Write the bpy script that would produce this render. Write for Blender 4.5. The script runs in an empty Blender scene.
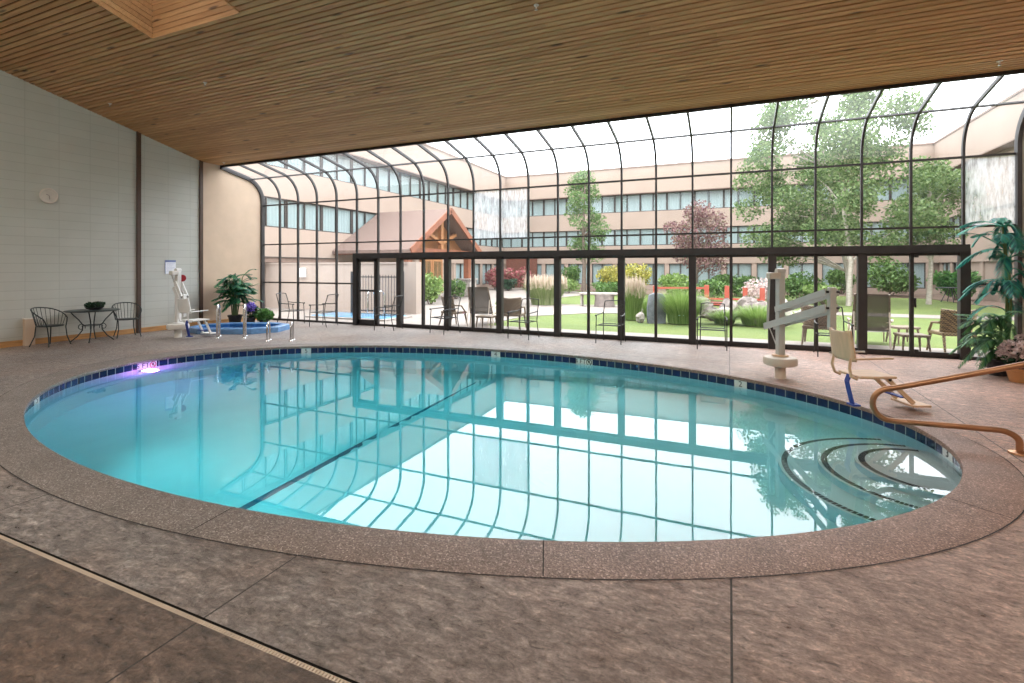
import bpy, math, random
import numpy as np
from mathutils import Vector, Matrix
R = math.radians
PI = math.pi
sc = bpy.context.scene
COL = sc.collection
rnd = random.Random(7)

# ------------------------------------------------------------------ mesh kit
class MB:
    """collects shapes for ONE mesh object"""
    def __init__(self):
        self.v = []; self.f = []; self.uv = None
    def add(self, vs, fs):
        o = len(self.v)
        self.v += [tuple(p) for p in vs]
        self.f += [tuple(o + i for i in q) for q in fs]
        return self
    def box(self, x0, y0, z0, x1, y1, z1):
        if x0 > x1: x0, x1 = x1, x0
        if y0 > y1: y0, y1 = y1, y0
        if z0 > z1: z0, z1 = z1, z0
        v = [(x0,y0,z0),(x1,y0,z0),(x1,y1,z0),(x0,y1,z0),(x0,y0,z1),(x1,y0,z1),(x1,y1,z1),(x0,y1,z1)]
        return self.add(v, [(0,3,2,1),(4,5,6,7),(0,1,5,4),(1,2,6,5),(2,3,7,6),(3,0,4,7)])
    def obox(self, c, sx, sy, sz, rot):
        """box centred on c, rotated by a matrix / euler tuple"""
        m = rot if isinstance(rot, Matrix) else (Matrix.Rotation(rot[2],3,'Z') @ Matrix.Rotation(rot[1],3,'Y') @ Matrix.Rotation(rot[0],3,'X'))
        c = Vector(c); v = []
        for dz in (-.5,.5):
            for dx, dy in ((-.5,-.5),(.5,-.5),(.5,.5),(-.5,.5)):
                v.append(c + m @ Vector((dx*sx, dy*sy, dz*sz)))
        return self.add(v, [(0,3,2,1),(4,5,6,7),(0,1,5,4),(1,2,6,5),(2,3,7,6),(3,0,4,7)])
    def bar(self, a, b, w, d, up=(0,0,1)):
        """rectangular bar from a to b: width w (sideways), depth d (along up)"""
        a = Vector(a); b = Vector(b); t = (b-a)
        L = t.length; t.normalize(); u = Vector(up)
        s = t.cross(u)
        if s.length < 1e-4: s = t.cross(Vector((1,0,0)))
        s.normalize(); u = s.cross(t)
        v = []
        for p in (a, b):
            for i, j in ((-1,-1),(1,-1),(1,1),(-1,1)):
                v.append(p + s*(w/2*i) + u*(d/2*j))
        return self.add(v, [(0,1,2,3),(7,6,5,4),(0,4,5,1),(1,5,6,2),(2,6,7,3),(3,7,4,0)])
    def tube(self, pts, r, seg=8, closed=False, cap=True):
        pts = [Vector(p) for p in pts]; n = len(pts)
        rs = r if isinstance(r, (list, tuple)) else [r]*n
        t0 = (pts[1]-pts[0]).normalized()
        ref = Vector((0,0,1)) if abs(t0.z) < .9 else Vector((1,0,0))
        nrm = (ref - t0*ref.dot(t0)).normalized()
        vs = []
        for i, p in enumerate(pts):
            if closed: t = (pts[(i+1) % n]-pts[i-1]).normalized()
            elif i == 0: t = (pts[1]-pts[0]).normalized()
            elif i == n-1: t = (pts[-1]-pts[-2]).normalized()
            else: t = (pts[i+1]-pts[i-1]).normalized()
            nrm = nrm - t*nrm.dot(t)
            nrm = nrm.normalized() if nrm.length > 1e-6 else t.orthogonal().normalized()
            bn = t.cross(nrm)
            for k in range(seg):
                a = 2*PI*k/seg
                vs.append(p + (nrm*math.cos(a) + bn*math.sin(a))*rs[i])
        fs = []
        for i in range(n if closed else n-1):
            j = (i+1) % n
            for k in range(seg):
                k2 = (k+1) % seg
                fs.append((i*seg+k, i*seg+k2, j*seg+k2, j*seg+k))
        if cap and not closed:
            fs.append(tuple(range(seg))[::-1]); fs.append(tuple((n-1)*seg+k for k in range(seg)))
        return self.add(vs, fs)
    def lathe(self, prof, c=(0,0,0), seg=24, cap=True):
        vs = []; n = len(prof)
        for (r, z) in prof:
            for k in range(seg):
                a = 2*PI*k/seg
                vs.append((c[0]+r*math.cos(a), c[1]+r*math.sin(a), c[2]+z))
        fs = []
        for i in range(n-1):
            for k in range(seg):
                k2 = (k+1) % seg
                fs.append((i*seg+k, i*seg+k2, (i+1)*seg+k2, (i+1)*seg+k))
        if cap:
            fs.append(tuple(range(seg))[::-1]); fs.append(tuple((n-1)*seg+k for k in range(seg)))
        return self.add(vs, fs)
    def prism(self, poly, z0, z1):
        n = len(poly)
        vs = [(x,y,z0) for x,y in poly] + [(x,y,z1) for x,y in poly]
        fs = [tuple(range(n))[::-1], tuple(range(n,2*n))]
        for i in range(n):
            j = (i+1) % n
            fs.append((i, j, n+j, n+i))
        return self.add(vs, fs)
    def ball(self, c, rx, ry=None, rz=None, seg=12, rings=8, jit=0, rg=None):
        ry = ry or rx; rz = rz or rx
        vs = []; fs = []
        for i in range(rings+1):
            ph = PI*i/rings
            for k in range(seg):
                a = 2*PI*k/seg
                q = 1 + (rg.uniform(-jit, jit) if jit else 0)
                vs.append((c[0]+rx*q*math.sin(ph)*math.cos(a), c[1]+ry*q*math.sin(ph)*math.sin(a), c[2]-rz*q*math.cos(ph)))
        for i in range(rings):
            for k in range(seg):
                k2 = (k+1) % seg
                fs.append((i*seg+k, i*seg+k2, (i+1)*seg+k2, (i+1)*seg+k))
        return self.add(vs, fs)
    def build(self, name, mat, parent=None, smooth=False, bevel=0):
        me = bpy.data.meshes.new(name)
        me.from_pydata(self.v, [], self.f)
        me.validate(); me.update()
        if mat: me.materials.append(mat)
        if smooth:
            me.polygons.foreach_set('use_smooth', [True]*len(me.polygons))
            try: me.set_sharp_from_angle(angle=R(40))
            except Exception: pass
        o = bpy.data.objects.new(name, me)
        COL.objects.link(o)
        if parent: o.parent = parent
        if bevel:
            b = o.modifiers.new('bevel', 'BEVEL'); b.width = bevel; b.segments = 2; b.limit_method = 'ANGLE'
        return o

def np_mesh(name, verts, faces, mat, parent=None, smooth=False):
    """verts (N,3), faces (M,4 or 3) arrays -> one mesh object"""
    verts = np.asarray(verts, dtype=np.float32); faces = np.asarray(faces, dtype=np.int32)
    me = bpy.data.meshes.new(name); k = faces.shape[1]; m = len(faces)
    me.vertices.add(len(verts)); me.vertices.foreach_set('co', verts.ravel())
    me.loops.add(m*k); me.loops.foreach_set('vertex_index', faces.ravel())
    me.polygons.add(m)
    me.polygons.foreach_set('loop_start', np.arange(0, m*k, k, dtype=np.int32))
    me.update(calc_edges=True); me.validate()
    me.materials.append(mat)
    if smooth: me.polygons.foreach_set('use_smooth', [True]*m)
    o = bpy.data.objects.new(name, me); COL.objects.link(o)
    if parent: o.parent = parent
    return o

def tag(o, label=None, cat=None, group=None, kind=None):
    if label: o['label'] = label
    if cat: o['category'] = cat
    if group: o['group'] = group
    if kind: o['kind'] = kind
    return o
def thing(name, label, cat, loc=(0,0,0), rz=0, group=None):
    o = bpy.data.objects.new(name, None); COL.objects.link(o)
    o.empty_display_size = .1
    o.location = loc; o.rotation_euler = (0,0,rz)
    return tag(o, label, cat, group)
def struct(o):
    o['kind'] = 'structure'; return o
def sempty(name, loc=(0,0,0), rz=0):
    o = bpy.data.objects.new(name, None); COL.objects.link(o)
    o.location = loc; o.rotation_euler = (0,0,rz); o['kind'] = 'structure'; return o
def copy_tree(o, parent=None):
    c = o.copy(); COL.objects.link(c)
    if parent: c.parent = parent
    for ch in [q for q in COL.objects if q.parent == o]: copy_tree(ch, c)
    return c
def dup(root, loc, rz, label):
    c = copy_tree(root); c.location = loc; c.rotation_euler = (0,0,rz); c['label'] = label
    return c

# ------------------------------------------------------------------ materials
def newmat(name):
    m = bpy.data.materials.new(name); m.use_nodes = True
    nt = m.node_tree; nt.nodes.clear()
    out = nt.nodes.new('ShaderNodeOutputMaterial')
    return m, nt, out
def N(nt, t, **kw):
    n = nt.nodes.new('ShaderNode'+t)
    for k, v in kw.items():
        if k in n.inputs: n.inputs[k].default_value = v
        else: setattr(n, k, v)
    return n
def L(nt, a, b): nt.links.new(a, b)
def c4(c): return (c[0], c[1], c[2], 1)
def ramp(nt, fac, stops):
    r = nt.nodes.new('ShaderNodeValToRGB'); e = r.color_ramp.elements
    e[0].position, e[0].color = stops[0][0], c4(stops[0][1])
    e[1].position, e[1].color = stops[-1][0], c4(stops[-1][1])
    for p, c in stops[1:-1]:
        q = e.new(p); q.color = c4(c)
    L(nt, fac, r.inputs[0]); return r
def mixc(nt, fac, a, b, mode='MIX'):
    m = nt.nodes.new('ShaderNodeMix'); m.data_type = 'RGBA'; m.blend_type = mode
    for sock, val in ((0, fac), (6, a), (7, b)):
        if isinstance(val, (int, float)): m.inputs[sock].default_value = val
        elif isinstance(val, tuple): m.inputs[sock].default_value = c4(val)
        else: L(nt, val, m.inputs[sock])
    return m.outputs[2]
def math_(nt, op, a, b=None, c=None):
    m = nt.nodes.new('ShaderNodeMath'); m.operation = op
    for i, val in enumerate((a, b, c)):
        if val is None: continue
        if isinstance(val, (int, float)): m.inputs[i].default_value = val
        else: L(nt, val, m.inputs[i])
    return m.outputs[0]
def plain(name, col, rough=.5, metal=0, var=.12, scale=6, bump=0, bscale=60, spec=.5, stretch=None):
    """one colour with noise variation and an optional bump"""
    m, nt, out = newmat(name)
    b = N(nt, 'BsdfPrincipled', Roughness=rough, Metallic=metal)
    b.inputs['Specular IOR Level'].default_value = spec
    tc = N(nt, 'TexCoord'); mp = N(nt, 'Mapping')
    L(nt, tc.outputs['Object'], mp.inputs[0])
    if stretch: mp.inputs['Scale'].default_value = stretch
    n = N(nt, 'TexNoise', Scale=scale, Detail=5.0)
    L(nt, mp.outputs[0], n.inputs['Vector'])
    lo = tuple(max(0, x*(1-var)) for x in col); hi = tuple(x*(1+var) for x in col)
    r = ramp(nt, n.outputs[0], [(.3, lo), (.7, hi)])
    L(nt, r.outputs[0], b.inputs['Base Color'])
    if bump:
        n2 = N(nt, 'TexNoise', Scale=bscale, Detail=4.0); L(nt, mp.outputs[0], n2.inputs['Vector'])
        bp = N(nt, 'Bump', Strength=bump, Distance=.02); L(nt, n2.outputs[0], bp.inputs['Height'])
        L(nt, bp.outputs[0], b.inputs['Normal'])
    L(nt, b.outputs[0], out.inputs[0]); return m
def leafmat(name, cols, trans=.3, rough=.5):
    m, nt, out = newmat(name)
    g = N(nt, 'NewGeometry')
    st = [(i/(len(cols)-1), c) for i, c in enumerate(cols)]
    r = ramp(nt, g.outputs['Random Per Island'], st)
    b = N(nt, 'BsdfPrincipled', Roughness=rough); L(nt, r.outputs[0], b.inputs['Base Color'])
    t = N(nt, 'BsdfTranslucent'); L(nt, r.outputs[0], t.inputs[0])
    x = N(nt, 'MixShader'); x.inputs[0].default_value = trans
    L(nt, b.outputs[0], x.inputs[1]); L(nt, t.outputs[0], x.inputs[2]); L(nt, x.outputs[0], out.inputs[0])
    return m
def emit(name, col, s):
    m, nt, out = newmat(name)
    e = N(nt, 'Emission', Strength=s); e.inputs[0].default_value = c4(col)
    L(nt, e.outputs[0], out.inputs[0]); return m
def glass(name, tint=(.96,.98,.98), gain=1.0, ior=1.5, fog=None, haze=0):
    m, nt, out = newmat(name)
    t = N(nt, 'BsdfTransparent'); t.inputs[0].default_value = c4(tint)
    g = N(nt, 'BsdfGlossy', Roughness=0.0)
    fr = N(nt, 'Fresnel', IOR=ior)
    fac = math_(nt, 'MULTIPLY', fr.outputs[0], gain)
    x = N(nt, 'MixShader'); L(nt, fac, x.inputs[0]); L(nt, t.outputs[0], x.inputs[1]); L(nt, g.outputs[0], x.inputs[2])
    last = x.outputs[0]
    if haze:      # veil of washed-out reflections, put in as a translucent film
        tl = N(nt, 'BsdfTranslucent'); tl.inputs[0].default_value = (.86,.87,.88,1)
        y = N(nt, 'MixShader'); y.inputs[0].default_value = haze
        L(nt, last, y.inputs[1]); L(nt, tl.outputs[0], y.inputs[2]); last = y.outputs[0]
    if fog:
        tc = N(nt, 'TexCoord'); mp = N(nt, 'Mapping'); mp.inputs['Scale'].default_value = (9,9,1.6)
        L(nt, tc.outputs['Object'], mp.inputs[0])
        n = N(nt, 'TexNoise', Scale=2.2, Detail=6.0, Roughness=.7); L(nt, mp.outputs[0], n.inputs['Vector'])
        r = ramp(nt, n.outputs[0], [(.35, (fog*.35,)*3), (.62, (fog,)*3)])
        d = N(nt, 'BsdfDiffuse'); d.inputs[0].default_value = (.75,.77,.8,1)
        tl = N(nt, 'BsdfTranslucent'); tl.inputs[0].default_value = (.7,.72,.76,1)
        dd = N(nt, 'MixShader'); dd.inputs[0].default_value = .6; L(nt, d.outputs[0], dd.inputs[1]); L(nt, tl.outputs[0], dd.inputs[2])
        y = N(nt, 'MixShader'); L(nt, r.outputs[0], y.inputs[0]); L(nt, last, y.inputs[1]); L(nt, dd.outputs[0], y.inputs[2])
        last = y.outputs[0]
    L(nt, last, out.inputs[0]); return m

def floor_mat():
    m, nt, out = newmat('stamped_concrete')
    b = N(nt, 'BsdfPrincipled'); tc = N(nt, 'TexCoord'); P = tc.outputs['Object']
    sx = N(nt, 'SeparateXYZ'); L(nt, P, sx.inputs[0])
    n1 = N(nt, 'TexNoise', Scale=.55, Detail=6.0, Roughness=.6); L(nt, P, n1.inputs['Vector'])
    n2 = N(nt, 'TexNoise', Scale=7.5, Detail=9.0, Roughness=.70, Distortion=.5)
    mp = N(nt, 'Mapping'); mp.inputs['Rotation'].default_value = (0,0,R(35)); mp.inputs['Scale'].default_value = (1.0,2.2,1)
    L(nt, P, mp.inputs[0]); L(nt, mp.outputs[0], n2.inputs['Vector'])
    n3 = N(nt, 'TexNoise', Scale=42.0, Detail=5.0, Roughness=.75); L(nt, P, n3.inputs['Vector'])
    n4 = N(nt, 'TexNoise', Scale=.8, Detail=5.0, Distortion=.8)
    mp4 = N(nt, 'Mapping'); mp4.inputs['Location'].default_value = (3.1,5.7,0); L(nt, P, mp4.inputs[0]); L(nt, mp4.outputs[0], n4.inputs['Vector'])
    base = ramp(nt, n2.outputs[0], [(.30,(.10,.082,.073)),(.47,(.25,.215,.198)),(.66,(.46,.41,.385))]).outputs[0]
    # warm rust stain patches (fixed stains of the slab)
    rust = ramp(nt, n4.outputs[0], [(.47,(0,0,0)),(.68,(1,1,1))]).outputs[0]
    base = mixc(nt, math_(nt, 'MULTIPLY', rust, .42), base, mixc(nt, 1.0, base, (1.05,.72,.50), 'MULTIPLY'))
    # slabs toward the right end of the room are cast in a pinker concrete
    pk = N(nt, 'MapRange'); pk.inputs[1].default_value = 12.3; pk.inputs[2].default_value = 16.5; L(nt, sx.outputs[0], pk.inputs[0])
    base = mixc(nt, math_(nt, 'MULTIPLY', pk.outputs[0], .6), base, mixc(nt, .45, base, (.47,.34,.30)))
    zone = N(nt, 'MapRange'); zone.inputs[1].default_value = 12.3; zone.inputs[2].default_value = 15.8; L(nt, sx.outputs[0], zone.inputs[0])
    base = mixc(nt, 1.0, base, mixc(nt, zone.outputs[0], (.95,.95,.95), (1.72,1.46,1.36)), 'MULTIPLY')  # brighter toward the right: stronger daylight there, put into the colour
    # slab behind the drain is browner and darker
    dk = math_(nt, 'LESS_THAN', sx.outputs[1], -10.25)
    base = mixc(nt, math_(nt, 'MULTIPLY', dk, .75), base, mixc(nt, 1.0, base, (.40,.31,.235), 'MULTIPLY'))
    lo = ramp(nt, n1.outputs[0], [(.35,(.70,.68,.66)),(.65,(1.15,1.15,1.15))]).outputs[0]
    base = mixc(nt, 1.0, base, lo, 'MULTIPLY')
    # sawn joints
    fx = math_(nt, 'FRACT', math_(nt, 'DIVIDE', math_(nt, 'ADD', sx.outputs[0], 2.35*4-11.84), 2.35))
    d1 = math_(nt, 'LESS_THAN', math_(nt, 'ABSOLUTE', math_(nt, 'SUBTRACT', fx, .5)), 2)
    jx = math_(nt, 'LESS_THAN', fx, .0045)
    fy = math_(nt, 'FRACT', math_(nt, 'DIVIDE', math_(nt, 'ADD', sx.outputs[1], 30.35), 4.7))
    jy = math_(nt, 'LESS_THAN', fy, .002)
    n5 = N(nt, 'TexNoise', Scale=7.0, Detail=8.0, Roughness=.6); n5.noise_type = 'RIDGED_MULTIFRACTAL'; L(nt, mp.outputs[0], n5.inputs['Vector'])
    ck = ramp(nt, n5.outputs[0], [(.55,(0,0,0)),(.95,(1,1,1))]).outputs[0]
    base = mixc(nt, math_(nt, 'MULTIPLY', ck, .28), base, (.06,.045,.04))
    gr = ramp(nt, n3.outputs[0], [(.3,(.62,.61,.60)),(.7,(1.3,1.3,1.3))]).outputs[0]
    base = mixc(nt, 1.0, base, gr, 'MULTIPLY')
    n6 = N(nt, 'TexNoise', Scale=13.0, Detail=8.0, Roughness=.78, Distortion=1.0); L(nt, mp.outputs[0], n6.inputs['Vector'])
    chip_gloss = ramp(nt, n6.outputs[0], [(.36,(.34,.32,.30)),(.435,(.88,.88,.88)),(.55,(1.08,1.08,1.08)),(.64,(1.65,1.65,1.67))]).outputs[0]  # dark chips; the bright flecks paint gloss highlights into the colour
    base = mixc(nt, .95, base, chip_gloss, 'MULTIPLY')
    j = math_(nt, 'MAXIMUM', jx, jy)
    base = mixc(nt, j, base, (.035,.025,.02))
    L(nt, base, b.inputs['Base Color'])
    rr = ramp(nt, n2.outputs[0], [(.3,(.26,)*3),(.7,(.44,)*3)]); L(nt, rr.outputs[0], b.inputs['Roughness'])
    h = math_(nt, 'ADD', math_(nt, 'MULTIPLY', n2.outputs[0], 1.0), math_(nt, 'MULTIPLY', n3.outputs[0], .5))
    h = math_(nt, 'SUBTRACT', h, math_(nt, 'MULTIPLY', n5.outputs[0], .25))
    h = math_(nt, 'ADD', h, math_(nt, 'MULTIPLY', n6.outputs[0], .8))
    h = math_(nt, 'SUBTRACT', h, math_(nt, 'MULTIPLY', j, .6))
    bp = N(nt, 'Bump', Strength=.75, Distance=.035); L(nt, h, bp.inputs['Height']); L(nt, bp.outputs[0], b.inputs['Normal'])
    L(nt, b.outputs[0], out.inputs[0]); return m
def coping_mat():
    m, nt, out = newmat('exposed_aggregate')
    b = N(nt, 'BsdfPrincipled', Roughness=.55); tc = N(nt, 'TexCoord'); P = tc.outputs['Object']
    sx = N(nt, 'SeparateXYZ'); L(nt, P, sx.inputs[0])
    v = N(nt, 'TexVoronoi', Scale=125.0); L(nt, P, v.inputs['Vector'])
    pk = N(nt, 'MapRange'); pk.inputs[1].default_value = 11; pk.inputs[2].default_value = 16; L(nt, sx.outputs[0], pk.inputs[0])
    sep = N(nt, 'SeparateColor'); L(nt, v.outputs['Color'], sep.inputs[0])
    a = ramp(nt, sep.outputs[0], [(0,(.105,.088,.078)),(.55,(.19,.16,.143)),(.92,(.27,.235,.215)),(1,(.48,.44,.41))]).outputs[0]
    bb = mixc(nt, 1.0, a, (1.62,1.14,.96), 'MULTIPLY')
    base = mixc(nt, pk.outputs[0], a, bb)
    n = N(nt, 'TexNoise', Scale=2.0, Detail=4.0); L(nt, P, n.inputs['Vector'])
    base = mixc(nt, 1.0, base, ramp(nt, n.outputs[0], [(.3,(.8,.8,.8)),(.7,(1.12,1.12,1.12))]).outputs[0], 'MULTIPLY')
    L(nt, base, b.inputs['Base Color'])
    bp = N(nt, 'Bump', Strength=.5, Distance=.006); L(nt, v.outputs['Distance'], bp.inputs['Height']); L(nt, bp.outputs[0], b.inputs['Normal'])
    L(nt, b.outputs[0], out.inputs[0]); return m
def board_mat(name='ceiling_boards', gain=1.0):
    m, nt, out = newmat(name)
    b = N(nt, 'BsdfPrincipled', Roughness=.5); tc = N(nt, 'TexCoord'); P = tc.outputs['Object']
    g = N(nt, 'NewGeometry')
    col = ramp(nt, g.outputs['Random Per Island'], [(0,(.46,.235,.092)),(.5,(.53,.278,.115)),(1,(.60,.325,.14))]).outputs[0]
    mp = N(nt, 'Mapping'); mp.inputs['Scale'].default_value = (.9,14,14); L(nt, P, mp.inputs[0])
    n = N(nt, 'TexNoise', Scale=1.6, Detail=6.0, Distortion=.5); L(nt, mp.outputs[0], n.inputs['Vector'])
    col = mixc(nt, 1.0, col, ramp(nt, n.outputs[0], [(.3,(.80,.77,.72)),(.7,(1.1,1.1,1.1))]).outputs[0], 'MULTIPLY')
    # knots
    mp2 = N(nt, 'Mapping'); mp2.inputs['Scale'].default_value = (1.0,5,5); L(nt, P, mp2.inputs[0])
    v = N(nt, 'TexVoronoi', Scale=.95); L(nt, mp2.outputs[0], v.inputs['Vector'])
    k = ramp(nt, v.outputs['Distance'], [(.07,(1,1,1)),(.15,(0,0,0))]).outputs[0]
    col = mixc(nt, math_(nt, 'MULTIPLY', k, .75), col, (.045,.022,.012))
    col = mixc(nt, 1.0, col, (gain,)*3, 'MULTIPLY')
    L(nt, col, b.inputs['Base Color'])
    L(nt, b.outputs[0], out.inputs[0]); return m
def block_mat():
    m, nt, out = newmat('painted_block')
    b = N(nt, 'BsdfPrincipled', Roughness=.55); tc = N(nt, 'TexCoord'); P = tc.outputs['Object']
    sx = N(nt, 'SeparateXYZ'); L(nt, P, sx.inputs[0]); cx = N(nt, 'CombineXYZ')
    L(nt, sx.outputs[1], cx.inputs[0]); L(nt, sx.outputs[2], cx.inputs[1])
    br = N(nt, 'TexBrick'); br.offset = 0.0; br.inputs['Scale'].default_value = 1
    br.inputs['Brick Width'].default_value = .61; br.inputs['Row Height'].default_value = .2
    br.inputs['Mortar Size'].default_value = .006; br.inputs['Mortar Smooth'].default_value = .3
    br.inputs['Color1'].default_value = (.48,.485,.445,1); br.inputs['Color2'].default_value = (.50,.505,.465,1); br.inputs['Mortar'].default_value = (.40,.405,.37,1)
    L(nt, cx.outputs[0], br.inputs['Vector'])
    n = N(nt, 'TexNoise', Scale=1.2, Detail=3.0); L(nt, P, n.inputs['Vector'])
    col = mixc(nt, 1.0, br.outputs['Color'], ramp(nt, n.outputs[0], [(.3,(.95,.95,.94)),(.7,(1.04,1.04,1.04))]).outputs[0], 'MULTIPLY')
    L(nt, col, b.inputs['Base Color'])
    n2 = N(nt, 'TexNoise', Scale=90.0, Detail=3.0); L(nt, P, n2.inputs['Vector'])
    h = math_(nt, 'ADD', math_(nt, 'MULTIPLY', br.outputs['Fac'], -1.0), math_(nt, 'MULTIPLY', n2.outputs[0], .25))
    bp = N(nt, 'Bump', Strength=.35, Distance=.006); L(nt, h, bp.inputs['Height']); L(nt, bp.outputs[0], b.inputs['Normal'])
    L(nt, b.outputs[0], out.inputs[0]); return m
def tile_mat():
    m, nt, out = newmat('waterline_tile')
    b = N(nt, 'BsdfPrincipled', Roughness=.12); tc = N(nt, 'TexCoord')
    br = N(nt, 'TexBrick'); br.offset = 0.0; br.inputs['Scale'].default_value = 1
    br.inputs['Brick Width'].default_value = .155; br.inputs['Row Height'].default_value = .155
    br.inputs['Mortar Size'].default_value = .006
    br.inputs['Color1'].default_value = (.005,.012,.062,1); br.inputs['Color2'].default_value = (.009,.022,.11,1); br.inputs['Mortar'].default_value = (.38,.40,.42,1)
    L(nt, tc.outputs['UV'], br.inputs['Vector']); L(nt, br.outputs['Color'], b.inputs['Base Color'])
    L(nt, b.outputs[0], out.inputs[0]); return m
def water_mat(name, gain, ior, tint=None, absorb=None, ripple=.02, rscale=1.5, refr=False):
    m, nt, out = newmat(name)
    t = N(nt, 'BsdfRefraction', Roughness=0.0, IOR=1.333) if refr else N(nt, 'BsdfTransparent')
    if tint: t.inputs[0].default_value = c4(tint)
    g = N(nt, 'BsdfGlossy', Roughness=0.0)
    tc = N(nt, 'TexCoord'); n = N(nt, 'TexNoise', Scale=rscale, Detail=2.0); L(nt, tc.outputs['Object'], n.inputs['Vector'])
    bp = N(nt, 'Bump', Strength=ripple, Distance=.05); L(nt, n.outputs[0], bp.inputs['Height'])
    fr = N(nt, 'Fresnel', IOR=ior); L(nt, bp.outputs[0], fr.inputs['Normal']); L(nt, bp.outputs[0], g.inputs['Normal'])
    if refr: L(nt, bp.outputs[0], t.inputs['Normal'])
    geo = N(nt, 'NewGeometry')
    fac = math_(nt, 'MULTIPLY', math_(nt, 'MULTIPLY', fr.outputs[0], gain), math_(nt, 'SUBTRACT', 1.0, geo.outputs['Backfacing']))
    fac = math_(nt, 'MINIMUM', fac, 1.0)
    x = N(nt, 'MixShader'); L(nt, fac, x.inputs[0]); L(nt, t.outputs[0], x.inputs[1]); L(nt, g.outputs[0], x.inputs[2])
    L(nt, x.outputs[0], out.inputs[0])
    if absorb:
        va = N(nt, 'VolumeAbsorption', Density=absorb[1]); va.inputs[0].default_value = c4(absorb[0])
        L(nt, va.outputs[0], out.inputs['Volume'])
    return m

M = dict(
 floor=floor_mat(), coping=coping_mat(), boards=board_mat(), block=block_mat(), tile=tile_mat(),
 boards_dark=plain('board_backing', (.02,.012,.007), .9),
 tan=plain('tan_stucco', (.57,.43,.32), .8, var=.06, scale=2, bump=.25, bscale=90),
 baseboard=plain('oak_baseboard', (.46,.24,.09), .4, var=.25, scale=3, stretch=(8,1,8)),
 column=plain('dark_brown_steel', (.075,.042,.028), .45),
 frame=plain('dark_bronze_frame', (.028,.024,.024), .5, var=.2),
 glass=glass('clear_glass', gain=.9, haze=.010), roofglass=glass('roof_glass', gain=.9, haze=.045), fog=glass('fogged_glass', fog=.75), doorglass=glass('door_glass', gain=.8, haze=.006),
 plaster=plain('pool_plaster', (.88,.90,.89), .6, var=.03, scale=2),
 stripe=plain('stripe_tile', (.06,.14,.20), .4), nosing=plain('step_tile', (.05,.04,.045), .4),
 water=water_mat('pool_water', 1.0, 1.68, absorb=((.0,.86,.915),.52), ripple=.010, rscale=1.1, refr=True),
 spawater=water_mat('spa_water', 1.0, 1.33, tint=(.70,.90,.97), ripple=.05, rscale=4),
 bluetile=plain('spa_blue_tile', (.03,.13,.36), .2, var=.25, scale=14),
 bluerim=plain('spa_rim_tile', (.15,.31,.58), .25, var=.15, scale=12),
 iron=plain('black_iron', (.022,.024,.025), .42), ironD=plain('dark_green_iron', (.018,.028,.03), .42),
 chrome=plain('stainless_steel', (.62,.62,.63), .14, 1.0, var=.04),
 bronze=plain('bronze_tube', (.42,.22,.12), .36, .85, var=.15),
 white=plain('white_plastic', (.80,.80,.79), .35, var=.03), offwhite=plain('white_enamel', (.72,.70,.66), .4, var=.05),
 beige=plain('beige_enamel', (.62,.52,.43), .42, var=.05), beigeseat=plain('tan_moulded_seat', (.70,.47,.30), .4, var=.1, scale=4, stretch=(6,1,1)),
 greyarm=plain('grey_enamel', (.50,.49,.46), .4, var=.05), dgrey=plain('grey_plastic', (.20,.19,.18), .45),
 red=plain('red_plastic', (.42,.02,.04), .4), blue=plain('blue_strap', (.02,.05,.30), .6),
 black=plain('black_plastic', (.012,.012,.012), .45), darkgap=plain('dark_drain_channel', (.006,.005,.004), .8),
 grate=plain('tan_grate', (.52,.43,.34), .5), paper=plain('white_paper', (.80,.82,.88), .6, var=.02), bluepaper=plain('blue_print', (.17,.22,.42), .6, var=.1),
 terracotta=plain('terracotta', (.50,.23,.09), .7), darkpot=plain('dark_pot', (.03,.03,.035), .5), soil=plain('potting_soil', (.03,.02,.015), .95),
 clock=plain('ivory_plastic', (.66,.60,.54), .5, var=.03),
 stem=plain('green_cane', (.10,.16,.05), .6), 
 mark=plain('white_marker_tile', (.78,.78,.76), .25, var=.02), ink=plain('black_lettering', (.02,.02,.02), .5), redink=plain('red_ring', (.45,.08,.10), .5),
)
def sling_mat(name, col, clear):
    m, nt, out = newmat(name)
    d = N(nt, 'BsdfPrincipled', Roughness=.6); d.inputs['Base Color'].default_value = c4(col)
    t = N(nt, 'BsdfTransparent')
    x = N(nt, 'MixShader'); x.inputs[0].default_value = clear
    L(nt, d.outputs[0], x.inputs[1]); L(nt, t.outputs[0], x.inputs[2]); L(nt, x.outputs[0], out.inputs[0]); return m
M['handgrey'] = plain('clock_hand_grey', (.26,.24,.22), .5)
M['meshA'] = sling_mat('grey_wire_mesh', (.10,.10,.10), .84)
M['meshB'] = sling_mat('brown_sling', (.075,.058,.042), .10)
def wicker_mat(name, c0, c1):
    m, nt, out = newmat(name)
    b = N(nt, 'BsdfPrincipled', Roughness=.55); tc = N(nt, 'TexCoord')
    ck = N(nt, 'TexChecker', Scale=34.0); ck.inputs[1].default_value = c4(c0); ck.inputs[2].default_value = c4(c1)
    L(nt, tc.outputs['Object'], ck.inputs[0]); L(nt, ck.outputs[0], b.inputs['Base Color'])
    bp = N(nt, 'Bump', Strength=.4, Distance=.005); L(nt, ck.outputs[1], bp.inputs['Height']); L(nt, bp.outputs[0], b.inputs['Normal'])
    L(nt, b.outputs[0], out.inputs[0]); return m
M['wicker'] = wicker_mat('brown_wicker', (.30,.20,.09), (.055,.035,.02))
M['wickerD'] = wicker_mat('dark_wicker', (.26,.19,.13), (.10,.07,.05))

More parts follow.
